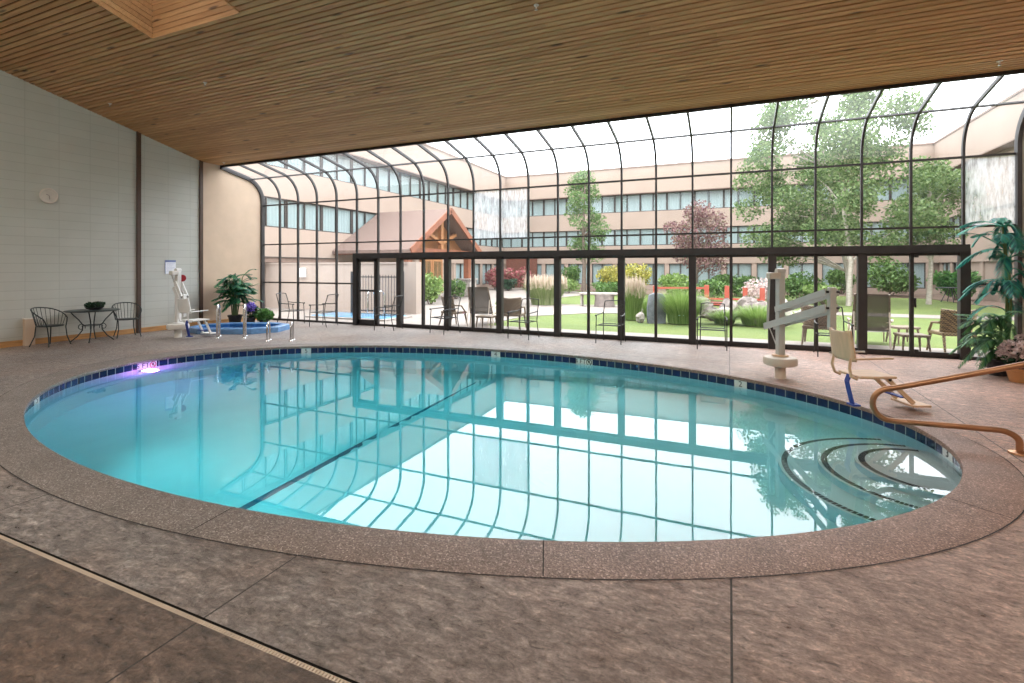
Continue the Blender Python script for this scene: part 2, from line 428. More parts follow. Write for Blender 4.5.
# ------------------------------------------------------------------ room dimensions (metres)
CAM = (14.184, -11.857, 1.70)
W, PW = 18.97, .7904            # room width, glazing bay
YB = -16.0                      # back wall
PC, PA, PB, PT = (10.207, -5.957), 5.883, 3.485, .030
def ceil_z(y): return 4.82 + max(0, -y-2.1)*.247
def ept(a, d=0.0):
    """point of the pool outline at parameter a, d outward"""
    u, v = (PA+d)*math.cos(a), (PB+d)*math.sin(a)
    return PC[0]+u*math.cos(PT)-v*math.sin(PT), PC[1]+u*math.sin(PT)+v*math.cos(PT)
def ell(d, n=160): return [ept(2*PI*k/n, d) for k in range(n)]
def ein(x, y, d=0.0):
    dx, dy = x-PC[0], y-PC[1]
    u, v = dx*math.cos(PT)+dy*math.sin(PT), -dx*math.sin(PT)+dy*math.cos(PT)
    return (u/(PA+d))**2 + (v/(PB+d))**2 <= 1
def eang(x, y):
    dx, dy = x-PC[0], y-PC[1]
    u, v = dx*math.cos(PT)+dy*math.sin(PT), -dx*math.sin(PT)+dy*math.cos(PT)
    return math.atan2(v/PB, u/PA)
def outer_rim(n=200, d=0.0):
    """outer edge of the coping (its own slightly different oval)"""
    o = []
    for k in range(n):
        a = 2*PI*k/n; c_, s_ = math.cos(a), math.sin(a)
        o.append((10.079+(6.352+d)*math.copysign(abs(c_)**1.03, c_), -6.046+(3.788+d)*math.copysign(abs(s_)**1.03, s_)))
    return o

# ---- floor: one slab with the oval cut out, and the slab behind the drain
mb = MB()
X0, X1, Y0, Y1 = -.2, W+.2, -10.234, .0
inner = outer_rim(400); n = 400; outer = []; side = []
for px, py in inner:
    dx, dy = px-PC[0], py-PC[1]
    tx = (X1-PC[0])/dx if dx > 1e-9 else (X0-PC[0])/dx if dx < -1e-9 else 1e9
    ty = (Y1-PC[1])/dy if dy > 1e-9 else (Y0-PC[1])/dy if dy < -1e-9 else 1e9
    t_ = min(tx, ty); outer.append((PC[0]+dx*t_, PC[1]+dy*t_)); side.append(('x' if tx < ty else 'y', dx > 0, dy > 0))
mb.add([(x,y,0) for x,y in inner] + [(x,y,0) for x,y in outer], [(i, n+i, n+(i+1) % n, (i+1) % n) for i in range(n)])
for i in range(n):
    j = (i+1) % n
    if side[i][0] != side[j][0]:
        mb.add([(outer[i][0],outer[i][1],0),(X1 if side[i][1] else X0, Y1 if side[i][2] else Y0, 0),(outer[j][0],outer[j][1],0)], [(0,1,2)])
mb.add([(X0,YB-.2,0),(X1,YB-.2,0),(X1,-10.272,0),(X0,-10.272,0)], [(0,1,2,3)])
mb.add([(X0,Y0,0),(X1,Y0,0),(X1,Y0,-.12),(X0,Y0,-.12)], [(0,1,2,3)]).add([(X0,-10.272,0),(X1,-10.272,0),(X1,-10.272,-.12),(X0,-10.272,-.12)], [(3,2,1,0)])
struct(mb.build('floor', M['floor']))
# ---- drain slot
t = thing('floor_drain', 'long narrow slot drain with tan slatted grate crossing the concrete floor', 'drain', (0,-10.25,0))
MB().box(0,-.023,-.06,W,.017,-.018).box(0,.0145,-.05,W,.0160,-.0015).build('channel', M['darkgap'], t)
mb = MB()
for i in range(700):
    x = 6.2 + i*.018
    if x < W-.02: mb.box(x, -.0215, -.012, x+.0125, .002, -.002)
mb.box(0,-.0218,-.014,W,-.019,-.001); mb.box(0,.0,-.014,W,.002,-.001)
mb.build('grate', M['grate'], t)

# ---- coping ring
mb = MB(); n = 200
orim = outer_rim(n); irim = ell(0, n)
def between(q, z): return [(orim[k][0]*q+irim[k][0]*(1-q), orim[k][1]*q+irim[k][1]*(1-q), z) for k in range(n)]
rings = [between(1,-.03), between(1,.002), between(.97,.005), between(.10,.010), between(.02,.004)] + [[(x,y,z) for x, y in ell(d, n)] for d, z in ((0,-.012),(.004,-.042),(.06,-.048))]
vs = [p for r_ in rings for p in r_]
fs = []
for i in range(len(rings)-1):
    for k in range(n):
        k2 = (k+1) % n
        fs.append((i*n+k, i*n+k2, (i+1)*n+k2, (i+1)*n+k))
mb.add(vs, fs)
struct(mb.build('pool_coping', M['coping'], smooth=True))
mb = MB()    # dark sealant seam between coping and floor
a, b_ = outer_rim(n, .004), outer_rim(n, -.004)
mb.add([(x,y,.0054) for x,y in a]+[(x,y,.0054) for x,y in b_], [(i,(i+1) % n, n+(i+1) % n, n+i) for i in range(n)])
def in_rim(x, y): return (abs(x-10.079)/6.352)**1.927 + (abs(y+6.046)/3.788)**1.927 < 1
for k in range(10):                      # joints of the coping, square to the pool edge
    a = -1.07 + k*.655
    p0, p1, p2 = ept(a), ept(a-.01), ept(a+.01)
    tx, ty = p2[0]-p1[0], p2[1]-p1[1]; l_ = math.hypot(tx, ty); tx, ty = tx/l_, ty/l_
    nx, ny = ty, -tx; q = .03
    while in_rim(p0[0]+nx*(q+.01), p0[1]+ny*(q+.01)) and q < 1: q += .01
    hw = .0035
    def J(d, s_, z): return (p0[0]+nx*d+tx*hw*s_, p0[1]+ny*d+ty*hw*s_, z)
    mb.add([J(.008,-1,.0062),J(.008,1,.0062),J(.05,1,.0114),J(.05,-1,.0114),J(q,1,.0064),J(q,-1,.0064),J(-.004,1,-.03),J(-.004,-1,-.03)], [(7,6,1,0),(0,1,2,3),(3,2,4,5)])
struct(mb.build('trim_1', M['darkgap']))

# ---- pool shell
WZ = -.155
def ring_mesh(name, d0, z0, d1, z1, mat, n=240, uv=True):
    a, b_ = ell(d0, n), ell(d1, n)
    me = bpy.data.meshes.new(name)
    me.from_pydata([(x,y,z0) for x,y in a]+[(x,y,z1) for x,y in b_], [], [(i, n+i, n+(i+1) % n, (i+1) % n) for i in range(n)])
    ul = me.uv_layers.new(name='UVMap'); acc = [0]
    for i in range(n): acc.append(acc[-1] + math.dist(a[i], a[(i+1) % n]))
    for p in me.polygons:
        i = p.index; co = [(acc[i],z0),(acc[i],z1),(acc[i+1],z1),(acc[i+1],z0)]
        for li, c in zip(p.loop_indices, co): ul.data[li].uv = (c[0], c[1]+.180)
    me.materials.append(mat); o = bpy.data.objects.new(name, me); COL.objects.link(o); return o
pool = sempty('pool_basin')
tb = ring_mesh('tile_band', .06, -.045, .06, -.18, M['tile']); tb.parent = pool
def pool_floor_z(x):
    # deep on the left, shallow on the right (slope breaks at the stripe)
    if x < 9.6: return -1.75
    if x < 12.3: return -1.75 + (x-9.6)/2.7*.65
    return -1.10 + (x-12.3)/3.8*.12
mb = MB(); n = 160; nr = 16
vs = []; fs = []
el = ell(.06, n)
for x, y in el: vs.append((x,y,-.18))
for j in range(nr+1):
    q = 1 - j/nr
    for (x, y) in el:
        xx, yy = PC[0]+(x-PC[0])*q, PC[1]+(y-PC[1])*q
        zz = pool_floor_z(xx)
        vs.append((xx, yy, zz))
for j in range(nr+1):
    for k in range(n):
        k2 = (k+1) % n; fs.append((j*n+k, (j+1)*n+k, (j+1)*n+k2, j*n+k2))
mb.add(vs, fs); mb.build('plaster_shell', M['plaster'], pool)
# entry steps, semicircles stepping down from the right end
SC = (16.0, -5.95)
def step(rad, zt, zb, name):
    pts = []
    for k in range(41):
        a = PI/2 + PI*k/40
        x, y = SC[0]+rad*math.cos(a), SC[1]+rad*.92*math.sin(a)
        pts.append((x, y))
    pts = [(x, y) for x, y in pts if ein(x, y, .05)]
    # close along the pool wall
    a0 = eang(*pts[-1]); a1 = eang(*pts[0])
    for k in range(1, 20):
        a = a0 + (a1-a0)*k/20
        pts.append(ept(a, .05))
    s = MB().prism(pts, zb, zt).build('step', M['plaster'], pool)
    # dark tile line along the nose, in short dashes of tile
    nb = MB()
    for k in range(90):
        a = PI/2 + PI*(k+.08)/90; a2 = PI/2 + PI*(k+.92)/90
        q = []
        for rr in (rad-.03, rad-.085):
            for aa in ((a, a2) if rr == rad-.03 else (a2, a)):
                q.append((SC[0]+rr*math.cos(aa), SC[1]+rr*.92*math.sin(aa), zt+.004))
        if all(ein(x, y, .02) for x, y, z in q): nb.add(q, [(0,1,2,3)])
    nb.build('nosing', M['nosing'], s)
step(.66, -.34, -.56, 'a'); step(.98, -.52, -.74, 'b'); step(1.34, -.70, -1.2, 'c')
# dark stripe across the basin floor at the slope break
mb = MB()
SX = 9.55
mb.bar((SX-.02, PC[1]-PB+.04, -1.742), (SX+.13, PC[1]+PB-.04, -1.742), .085, .008); mb.build('floor_stripe', M['stripe'], pool)
# water body
mb = MB(); n = 160
wl = ell(.085, n)
mb.add([(x,y,WZ) for x,y in wl], [tuple(range(n))])
mb.add([(x,y,-2.1) for x,y in wl], [tuple(range(n))[::-1]])
o = len(mb.v)
mb.f += [(i, n+i, n+(i+1) % n, (i+1) % n) for i in range(n)]
struct(mb.build('pool_water', M['water']))

# ---- walls
def ztop(y): return ceil_z(y)+.1
def wall_strip(mb, x0, x1, y0, y1, z0=0):
    """wall slab in the x-thickness, following the ceiling"""
    ys = sorted([y0, y1] + ([-2.1] if y0 < -2.1 < y1 else []))
    for a, b_ in zip(ys, ys[1:]):
        v = [(x0,a,z0),(x1,a,z0),(x1,b_,z0),(x0,b_,z0),(x0,a,ztop(a)),(x1,a,ztop(a)),(x1,b_,ztop(b_)),(x0,b_,ztop(b_))]
        mb.add(v, [(0,3,2,1),(4,5,6,7),(0,1,5,4),(1,2,6,5),(2,3,7,6),(3,0,4,7)])
mb = MB(); wall_strip(mb, -.25, 0, YB, -2.1)
struct(mb.build('wall_left', M['block']))
# tan wall end pieces follow the curve of the glazing
ARC_R, ARC_Z = .75, 3.88
def prof_pts(off=0.0, na=12):
    """(s, z) profile of the glazing: s metres into the room; off moves it inward"""
    r = ARC_R-off; p = [(off, 0), (off, ARC_Z)]
    for k in range(1, na+1):
        a = R(78)*k/na; p.append((ARC_R - r*math.cos(a), ARC_Z + r*math.sin(a)))
    ex, ez = p[-1]; p.append((1.52, ez + (1.52-ex)*math.tan(R(12)))); return p
GZ = prof_pts()[-1][1]
def end_wall(name, x0, x1, ystart):
    pp = [(-s-.0, z) for s, z in prof_pts()]
    poly = pp + [(-2.1, ceil_z(-2.1)+.1), (ystart, ztop(ystart)), (ystart, 0)]
    mb = MB(); m = len(poly)
    vs = [(x0,y,z) for y,z in poly]+[(x1,y,z) for y,z in poly]
    fs = [tuple(range(m)), tuple(range(m,2*m))[::-1]]+[(i,m+i,m+(i+1) % m,(i+1) % m) for i in range(m)]
    mb.add(vs, fs); return struct(mb.build(name, M['tan']))
end_wall('wall_left_end', -.25, 0, -2.1)
end_wall('wall_right_end', W+.02, W+.27, -4.0)
mb = MB(); wall_strip(mb, W+.02, W+.27, YB, -4.0); struct(mb.build('wall_right', M['tan']))
mb = MB(); mb.box(-.25, YB-.25, 0, W+.27, YB, ztop(YB)+.1); struct(mb.build('wall_back', M['block']))
# steel columns on the left wall
for i, y in enumerate((-3.81, -2.13)):
    MBx = MB().box(.001, y-.045, 0, .05, y+.045, ceil_z(y)+.02); struct(MBx.build('trim_%d' % (i+2), M['column']))
# baseboards
mb = MB().box(.001, YB, 0, .022, -3.87, .13).box(.001, -3.75, 0, .022, -2.19, .13)
mb.box(.001,-2.07,0,.022,-.06,.13)
struct(mb.build('baseboard_left', M['baseboard'], bevel=.004))
# ---- ceiling boards: real boards with open gaps, well cut out
WX0, WX1, WY1, WY0 = 4.68, 6.92, -6.23, -8.6
mb = MB(); bw, gap = .074, .025; y = -1.50
def board(xa, xb, ya, yb):
    z0, z1 = ceil_z(ya), ceil_z(yb); th = .02
    v = [(xa,ya,z0),(xb,ya,z0),(xb,yb,z1),(xa,yb,z1),(xa,ya,z0+th),(xb,ya,z0+th),(xb,yb,z1+th),(xa,yb,z1+th)]
    mb.add(v, [(0,1,2,3),(7,6,5,4),(0,4,5,1),(1,5,6,2),(2,6,7,3),(3,7,4,0)])
while y > YB:
    ya, yb = y, max(y-bw, YB)
    x = 0.0
    while x < W:
        xe = min(W+.02, x + rnd.uniform(2.2, 5.0)); 
        if W - xe < 1: xe = W+.02
        if yb < WY1 and ya > WY0:
            if x < WX0: board(x, min(xe, WX0)-.002, ya, yb)
            if xe > WX1: board(max(x, WX1), xe-.002, ya, yb)
        else: board(x, xe-.002, ya, yb)
        x = xe
    y -= bw+gap
struct(mb.build('ceiling', M['boards']))
# backing slab above the boards
mb = MB()
def slab(xa, xb, ya, yb):
    z0, z1 = ceil_z(ya)+.022, ceil_z(yb)+.022
    v = [(xa,ya,z0),(xb,ya,z0),(xb,yb,z1),(xa,yb,z1),(xa,ya,z0+.3),(xb,ya,z0+.3),(xb,yb,z1+.3),(xa,yb,z1+.3)]
    mb.add(v, [(0,1,2,3),(7,6,5,4),(0,4,5,1),(1,5,6,2),(2,6,7,3),(3,7,4,0)])
slab(-.3, W+.3, -1.5, -2.1); slab(-.3, W+.3, -2.1, WY1+.03); slab(-.3, W+.3, WY0-.03, YB-.3); slab(-.3, WX0-.03, WY1+.03, WY0-.03); slab(WX1+.03, W+.3, WY1+.03, WY0-.03)
struct(mb.build('ceiling_slab', M['boards_dark']))
# skylight well: boarded lining, glazed on top
well = sempty('window_2')
WH = 1.5
zt = ceil_z(WY0)+WH*.55
mb = MB()
for (xa, ya, xb, yb) in ((WX0,WY1,WX1,WY1),(WX0,WY0,WX1,WY0),(WX0,WY0,WX0,WY1),(WX1,WY0,WX1,WY1)):
    k = 0
    while True:
        za = -.012 + k*.099; zb = za+.088; k += 1
        base_a, base_b = ceil_z(ya), ceil_z(yb)
        if min(base_a, base_b)+za > zt: break
        nx, ny = (0, .02 if ya == WY1 else -.02) if ya == yb else ((-.02 if xa == WX0 else .02), 0)
        v = [(xa,ya,base_a+za),(xb,yb,base_b+za),(xb+nx,yb+ny,base_b+za),(xa+nx,ya+ny,base_a+za),(xa,ya,base_a+zb),(xb,yb,base_b+zb),(xb+nx,yb+ny,base_b+zb),(xa+nx,ya+ny,base_a+zb)]
        mb.add(v, [(0,3,2,1),(4,5,6,7),(0,1,5,4),(1,2,6,5),(2,3,7,6),(3,0,4,7)])
mb.build('well_lining', M['boards'], well)
mb = MB(); zz = zt+.6
mb.box(WX0-.1,WY1+.03,ceil_z(WY1)+.03,WX1+.1,WY1+.1,zz).box(WX0-.1,WY0-.1,ceil_z(WY0)+.03,WX1+.1,WY0-.03,zz)
for xa, xb in ((WX0-.1,WX0-.03),(WX1+.03,WX1+.1)):
    za_, zb_ = ceil_z(WY0-.1)+.03, ceil_z(WY1+.1)+.03
    v = [(xa,WY0-.1,za_),(xb,WY0-.1,za_),(xb,WY1+.1,zb_),(xa,WY1+.1,zb_),(xa,WY0-.1,zz),(xb,WY0-.1,zz),(xb,WY1+.1,zz),(xa,WY1+.1,zz)]
    mb.add(v, [(0,3,2,1),(4,5,6,7),(0,1,5,4),(1,2,6,5),(2,3,7,6),(3,0,4,7)])
mb.build('well_curb', M['boards_dark'], well)
MB().box(WX0-.1,WY0-.1,zt+.02,WX1+.1,WY1+.1,zt+.03).build('pane', glass('skylight_glass', (.85,.87,.9)), well)

# ------------------------------------------------------------------ glazing: vertical curtain wall that curves into the roof
NB = 24
gw = sempty('window_1')
def sweep_profile(mb, x, w, d0, d1):
    """rectangular bar following the glazing profile at x; d0..d1 = depth range toward the room"""
    a, b_ = prof_pts(d0), prof_pts(d1); n = len(a)
    vs = []
    for (s0, z0), (s1, z1) in zip(a, b_):
        vs += [(x-w/2,-s0,z0),(x+w/2,-s0,z0),(x+w/2,-s1,z1),(x-w/2,-s1,z1)]
    fs = [(0,1,2,3), tuple(4*(n-1)+k for k in (3,2,1,0))]
    for i in range(n-1):
        for k in range(4):
            k2 = (k+1) % 4; fs.append((4*i+k, 4*(i+1)+k, 4*(i+1)+k2, 4*i+k2))
    mb.add(vs, fs)
def rail_at(mb, x0, x1, s, z, w=.045, d=.055): mb.box(x0, -s-d+.02, z-w/2, x1, -s+.02, z+w/2)
for i in range(NB+1):
    mb = MB(); x = min(max(i*PW, .03), W-.03)
    if i in (0, NB):
        sweep_profile(mb, x, .06, -.02, .10)
    else:
        sweep_profile(mb, x, .040, -.02, .05)
    mb.build('mullion', M['frame'], gw)
AX = ARC_R - ARC_R*math.cos(R(66)); AZ = ARC_Z + ARC_R*math.sin(R(66))
HZ = 2.06                                # door header
for nm, x0, x1, s, z, w in (('sill_rail',0,W,0,.03,.06),('transom',0,W,0,2.47,.038),('transom',0,W,0,3.76,.038),('transom',0,W,AX,AZ,.036),('head_rail',0,W,1.48,GZ-.02,.06)):
    mb = MB(); rail_at(mb, x0, x1, s, z, w); mb.build(nm, M['frame'], gw)
mb = MB(); rail_at(mb, 0, 5*PW, 0, 1.23); mb.build('transom', M['frame'], gw)
mb = MB(); rail_at(mb, 23*PW, W, 0, 1.40); mb.build('transom', M['frame'], gw)
mb = MB(); mb.box(5*PW-.06, -.14, HZ-.075, 23*PW+.06, .03, HZ+.075); mb.build('door_header', M['frame'], gw)
for i in range(5, 24, 2):
    MB().box(i*PW-.075, -.12, 0, i*PW+.075, .03, HZ).build('door_post', M['frame'], gw)
# panes: one glazing sheet per storey of the wall, the misted panes separate
def pane_sheet(mb, i, k0, k1, pts):
    xa, xb = i*PW+.02, (i+1)*PW-.02
    if xb > W: xb = W-.02
    for k in range(k0, k1):
        (s0, z0), (s1, z1) = pts[k], pts[k+1]
        mb.add([(xa,-s0,z0),(xb,-s0,z0),(xb,-s1,z1),(xa,-s1,z1)], [(0,1,2,3)])
pp = prof_pts(.02)
mb = MB(); up = MB()
FOG = [(10, 2.47, 3.76), (11, 2.47, 3.76), (23, 2.47, 3.76)]
for i in range(NB):
    z0 = 0 if (i < 5 or i >= 23) else HZ
    xa, xb = i*PW+.02, min((i+1)*PW, W)-.02
    for za, zb in ((z0, 2.47), (2.47, 3.76)):
        if (i, za, zb) in FOG: continue
        mb.add([(xa,-.02,za),(xb,-.02,za),(xb,-.02,zb),(xa,-.02,zb)], [(0,1,2,3)])
    mb.add([(xa,-.02,3.76),(xb,-.02,3.76),(xb,-.02,ARC_Z),(xa,-.02,ARC_Z)], [(0,1,2,3)])
    pane_sheet(up, i, 1, len(pp)-1, pp)
mb.build('glazing', M['glass'], gw); up.build('curved_glazing', M['roofglass'], gw, smooth=True)
for (i, za, zb) in FOG:
    xa, xb = i*PW+.02, min((i+1)*PW, W)-.02
    o = MB().add([(xa,-.02,za),(xb,-.02,za),(xb,-.02,zb),(xa,-.02,zb)], [(0,1,2,3)]).build('misted_pane', M['fog'], gw)
    o['label'] = 'pane clouded by condensation'
# doors: the hinged one at the left, then sliding pairs
for di, i in enumerate(range(5, 23, 2)):
    d = sempty('door_%d' % (di+1), (i*PW, 0, 0))
    top = HZ-.075; a, b_, c_ = .075, PW, 2*PW-.075
    mb = MB()
    if di == 0:
        for xa, xb in ((a+.01, a+.085), (b_-.10, b_-.02)): mb.box(xa,-.09,.03,xb,-.03,top)
        mb.box(a+.01,-.09,top-.09,b_-.02,-.03,top).box(a+.01,-.09,.05,b_-.02,-.03,.17)
        mb.build('leaf_frame', M['frame'], d)
        MB().box(a+.08,-.10,1.0,b_-.1,-.035,1.06).build('push_bar', M['frame'], d)
        MB().box(b_-.02,-.08,.03,b_+.03,-.01,top).build('stile', M['frame'], d)
    else:
        st = MB().box(b_-.03,-.09,.03,b_+.03,-.02,top)
        st.box(a,-.07,.05,c_,-.02,.11).box(a,-.07,top-.05,c_,-.02,top)
        st.build('leaf_frame', M['frame'], d)
        if di == 8: 
            MB().box(b_+.035,-.12,.95,b_+.06,-.07,1.13).box(b_+.035,-.1,1.9,b_+.10,-.06,1.97).box(b_+.035,-.1,.08,b_+.10,-.06,.15).build('latch', M['frame'], d)
    MB().add([(a,-.05,.1),(b_-.02,-.05,.1),(b_-.02,-.05,top-.04),(a,-.05,top-.04)],[(0,1,2,3)]).add([(b_+.02,-.04,.06),(c_,-.04,.06),(c_,-.04,top-.04),(b_+.02,-.04,top-.04)],[(0,1,2,3)]).build('pane', M['doorglass'], d)

# ------------------------------------------------------------------ furniture at the left wall
def arc_pts(cx, cy, r, a0, a1, n, z): return [(cx+r*math.cos(R(a0+(a1-a0)*k/n)), cy+r*math.sin(R(a0+(a1-a0)*k/n)), z) for k in range(n+1)]
def iron_tub_chair(label, loc, rz, group):
    """rounded wrought iron chair, spindle back; faces +Y"""
    t = thing('wrought_iron_chair', label, 'chair', loc, rz, group)
    mb = MB().lathe([(.02,.425),(.225,.425),(.24,.437),(.225,.449),(.02,.449)], seg=24)
    mb.build('seat', M['ironD'], t, smooth=True)
    mb = MB()
    def top(a):     # rail flares outward and sinks toward the arms
        q = abs(a)/100.0
        return (.285*math.sin(R(a)), -.285*math.cos(R(a)) - .06*(1-q), .83 - .17*q**2.2)
    rail = [top(a) for a in range(-115, 116, 10)]
    mb.tube(rail, .012, 8).build('back_rail', M['ironD'], t, smooth=True)
    for a in range(-105, 106, 15):
        p = top(a); q = (.228*math.sin(R(a)), -.228*math.cos(R(a)), .437)
        m_ = ((p[0]+q[0])/2*1.0, (p[1]+q[1])/2, (p[2]+q[2])/2)
        MB().tube([q, m_, p], .0055, 6).build('spindle', M['ironD'], t, smooth=True)
    for sx in (-1, 1):
        f = top(115*sx)
        MB().tube([(f[0],f[1],f[2]),(.235*sx,.15,.52),(.20*sx,.16,.40),(.20*sx,.19,.20),(.24*sx,.24,.0)], .011, 8).build('leg', M['ironD'], t, smooth=True)
        MB().tube([(.16*sx,-.16,.43),(.17*sx,-.18,.22),(.22*sx,-.25,.0)], .011, 8).build('leg', M['ironD'], t, smooth=True)
    return t
iron_tub_chair('dark iron spindle-back chair left of the small round table, by the grey wall', (.56,-5.90,0), R(-72), 'iron chairs at the small table')
iron_tub_chair('dark iron chair with spindle back right of the small round table, nearer the brown column', (.52,-4.36,0), R(-108), 'iron chairs at the small table')
t = thing('wrought_iron_table', 'small round dark iron table with scrolled legs against the grey wall', 'table', (.58,-5.12,0), R(10))
MB().lathe([(.02,.70),(.50,.70),(.515,.712),(.50,.724),(.02,.724)], seg=32).build('tabletop', M['ironD'], t, smooth=True)
for k in range(4):
    a = R(45+90*k); ca, sa = math.cos(a), math.sin(a)
    pr = [(.40,.70),(.34,.62),(.24,.50),(.17,.38),(.18,.26),(.27,.12),(.40,.0)]
    MB().tube([(r*ca, r*sa, z) for r, z in pr], .012, 8).build('leg', M['ironD'], t, smooth=True)
    sp = [(.20+.075*(1-q/14*.75)*math.cos(R(200-q*32)), .33+.09*(1-q/14*.75)*math.sin(R(200-q*32))) for q in range(15)]
    MB().tube([(r*ca, r*sa, z) for r, z in sp], .008, 6).build('scroll', M['ironD'], t, smooth=True)
MB().tube([(.17*math.cos(R(15*k)), .17*math.sin(R(15*k)), .37) for k in range(24)], .009, 6, closed=True).build('ring', M['ironD'], t, smooth=True)

# ---- foliage helpers
def leaf_cloud(blobs, n, size, seed, aspect=.55, shell=.45, flat=0.0):
    """diamond leaves scattered in the outer part of ellipsoid blobs (cx,cy,cz,rx,ry,rz)"""
    g = np.random.default_rng(seed); B = np.array(blobs, dtype=float)
    wgt = (B[:,3]*B[:,4]*B[:,5])**(2/3); idx = g.choice(len(B), n, p=wgt/wgt.sum())
    d = g.normal(size=(n,3)); d /= np.linalg.norm(d, axis=1)[:,None]
    rr = (shell + (1-shell)*g.random(n)**.6)[:,None]
    c = B[idx,:3] + d*rr*B[idx,3:6]
    u = g.normal(size=(n,3)); u[:,2] = u[:,2]*(1-flat) - .25; u /= np.linalg.norm(u, axis=1)[:,None]
    w = np.cross(u, g.normal(size=(n,3))); w /= np.linalg.norm(w, axis=1)[:,None]
    s = (size*(.65+.7*g.random(n)))[:,None]
    v = np.stack([c-u*s*.5, c+w*s*aspect*.5, c+u*s*.5, c-w*s*aspect*.5], axis=1).reshape(-1,3)
    return v, np.arange(n*4).reshape(-1,4)
def blades(pos, hgt, wid, lean, seed, seg=3):
    """upright arching grass blades: pos (n,3)"""
    g = np.random.default_rng(seed); n = len(pos)
    az = g.random(n)*2*PI; ln = lean*(.3+.9*g.random(n)); H = hgt*(.65+.45*g.random(n))
    dirv = np.stack([np.cos(az), np.sin(az), np.zeros(n)], 1); sd = np.stack([-np.sin(az), np.cos(az), np.zeros(n)], 1)
    vs = []; 
    for k in range(seg+1):
        q = k/seg
        c = pos + dirv*(ln*q*q)[:,None] + np.array([0,0,1.])*(H*(q - .18*q*q*ln/ max(lean,1e-6)))[:,None]
        w = wid*(1-q*.93)
        vs += [c-sd*w/2, c+sd*w/2]
    V = np.stack(vs, 1).reshape(-1,3); m = 2*(seg+1); F = []
    base = np.arange(n)*m
    for k in range(seg): F.append(np.stack([base+2*k, base+2*k+1, base+2*k+3, base+2*k+2], 1))
    return V, np.concatenate(F)
def frond(base, az, length, rise, droop, nleaf, leaf_len, seed, wid=.035, sweep=.9):
    """one feather palm frond: (spine points, leaflet verts, leaflet faces)"""
    g = np.random.default_rng(seed); dh = np.array([math.cos(az), math.sin(az), 0]); sd = np.array([-math.sin(az), math.cos(az), 0])
    def P(q): return np.array(base) + dh*length*(q*.92) + np.array([0,0,1.])*(rise*q - droop*q*q)
    spine = [P(q) for q in np.linspace(0,1,9)]
    V = []; F = []
    for k in range(nleaf):
        q = .22+.78*k/(nleaf-1); c = P(q); tg = P(min(1,q+.02))-P(q-.02); tg /= np.linalg.norm(tg)
        ll = leaf_len*(math.sin(PI*(.18+.76*(q-.2)/.8))**.7)*(.9+.2*g.random())
        for s in (-1, 1):
            d = sd*s + tg*sweep + np.array([0,0,-.30+.25*g.random()]); d /= np.linalg.norm(d)
            w = np.cross(d, np.array([0,0,1.])); w /= max(np.linalg.norm(w),1e-6)
            t_ = c + d*ll + np.array([0,0,-.22*ll]); m_ = c + d*ll*.5
            o = len(V); V += [c-w*wid*.2, m_-w*wid*.5, t_, m_+w*wid*.5, c+w*wid*.2]
            F += [(o,o+1,o+3,o+4),(o+1,o+2,o+2,o+3)]
    return spine, V, F
M['poolfill'] = emit('added_lamp_lens', (.9,.97,1.0), 6)  # lens of the white lamps added to brighten the pool
M['palmD'] = leafmat('blue_green_palm', [(.010,.06,.05),(.02,.13,.08),(.04,.21,.08),(.12,.34,.10)], .2)
M['palmT'] = leafmat('teal_palm', [(.008,.08,.085),(.015,.20,.18),(.04,.31,.22),(.06,.25,.09)], .25)
M['leafG'] = leafmat('mid_green_leaves', [(.03,.10,.02),(.07,.20,.04),(.14,.32,.08)])
M['leafDk'] = leafmat('dark_green_leaves', [(.008,.025,.015),(.02,.06,.03),(.035,.10,.04)])
M['purpleF'] = leafmat('violet_petals', [(.12,.07,.42),(.26,.18,.66),(.40,.30,.78)], .3)
M['pinkF'] = leafmat('pale_pink_petals', [(.42,.30,.30),(.62,.48,.46),(.75,.64,.60)], .3)
def palm(name, label, cat, loc, fronds, canes, mat, potmat, potr, poth, parent_pot=True, seed=1, group=None):
    t = thing(name, label, cat, loc, 0, group)
    p = MB().lathe([(potr*.7,0),(potr*.92,poth*.8),(potr*1.02,poth*.86),(potr*1.02,poth),(potr*.88,poth),(potr*.85,poth*.9),(.01,poth*.9)], seg=24).build('pot', potmat, t, smooth=True)
    MB().lathe([(.01,poth*.905),(potr*.86,poth*.905)], seg=20, cap=False).build('soil', M['soil'], p)
    for c in canes:
        MB().tube(c, [.02-.008*i/(len(c)-1) for i in range(len(c))], 7).build('cane', M['stem'], t, smooth=True)
    for k, f in enumerate(fronds):
        sp, V, F = frond(*f[:7], seed*100+k, *f[8:])
        mb = MB(); mb.tube(sp, [.010-.008*i/8 for i in range(9)], 5)
        n = len(mb.v); mb.add(V, [tuple(dict.fromkeys(q)) for q in F])
        mb.build('frond', mat, t)
    return t
# left palm beside the hot tub (against the tan wall)
g = random.Random(3); fr = []; canes = []
for k in range(9):
    bx, by = g.uniform(-.09,.09), g.uniform(-.09,.09); tp = (bx*3.0+.05, by*2.6, g.uniform(.85,1.66))
    canes.append([(bx,by,.26),((bx+tp[0])/2,(by+tp[1])/2,.6*tp[2]),tp])
    for j in range(11):
        az = g.uniform(-2.0, 1.9) if j < 8 else g.uniform(0, 2*PI)
        q = g.uniform(.30, 1.0); at = (bx+(tp[0]-bx)*q, by+(tp[1]-by)*q, .28+(tp[2]-.28)*q)
        ln = g.uniform(.38,.74) * (1 if abs(az) < 1.7 else .7)
        fr.append((at, az, ln, g.uniform(.15,.62), g.uniform(.12,.50), 16, .22, 0, .030, 1.4))
palm('potted_palm', 'bushy feather palm in a dark pot behind the blue hot tub, against the tan wall', 'plant', (.66,-1.52,0), fr, canes, M['palmD'], M['darkpot'], .2, .3, seed=2)
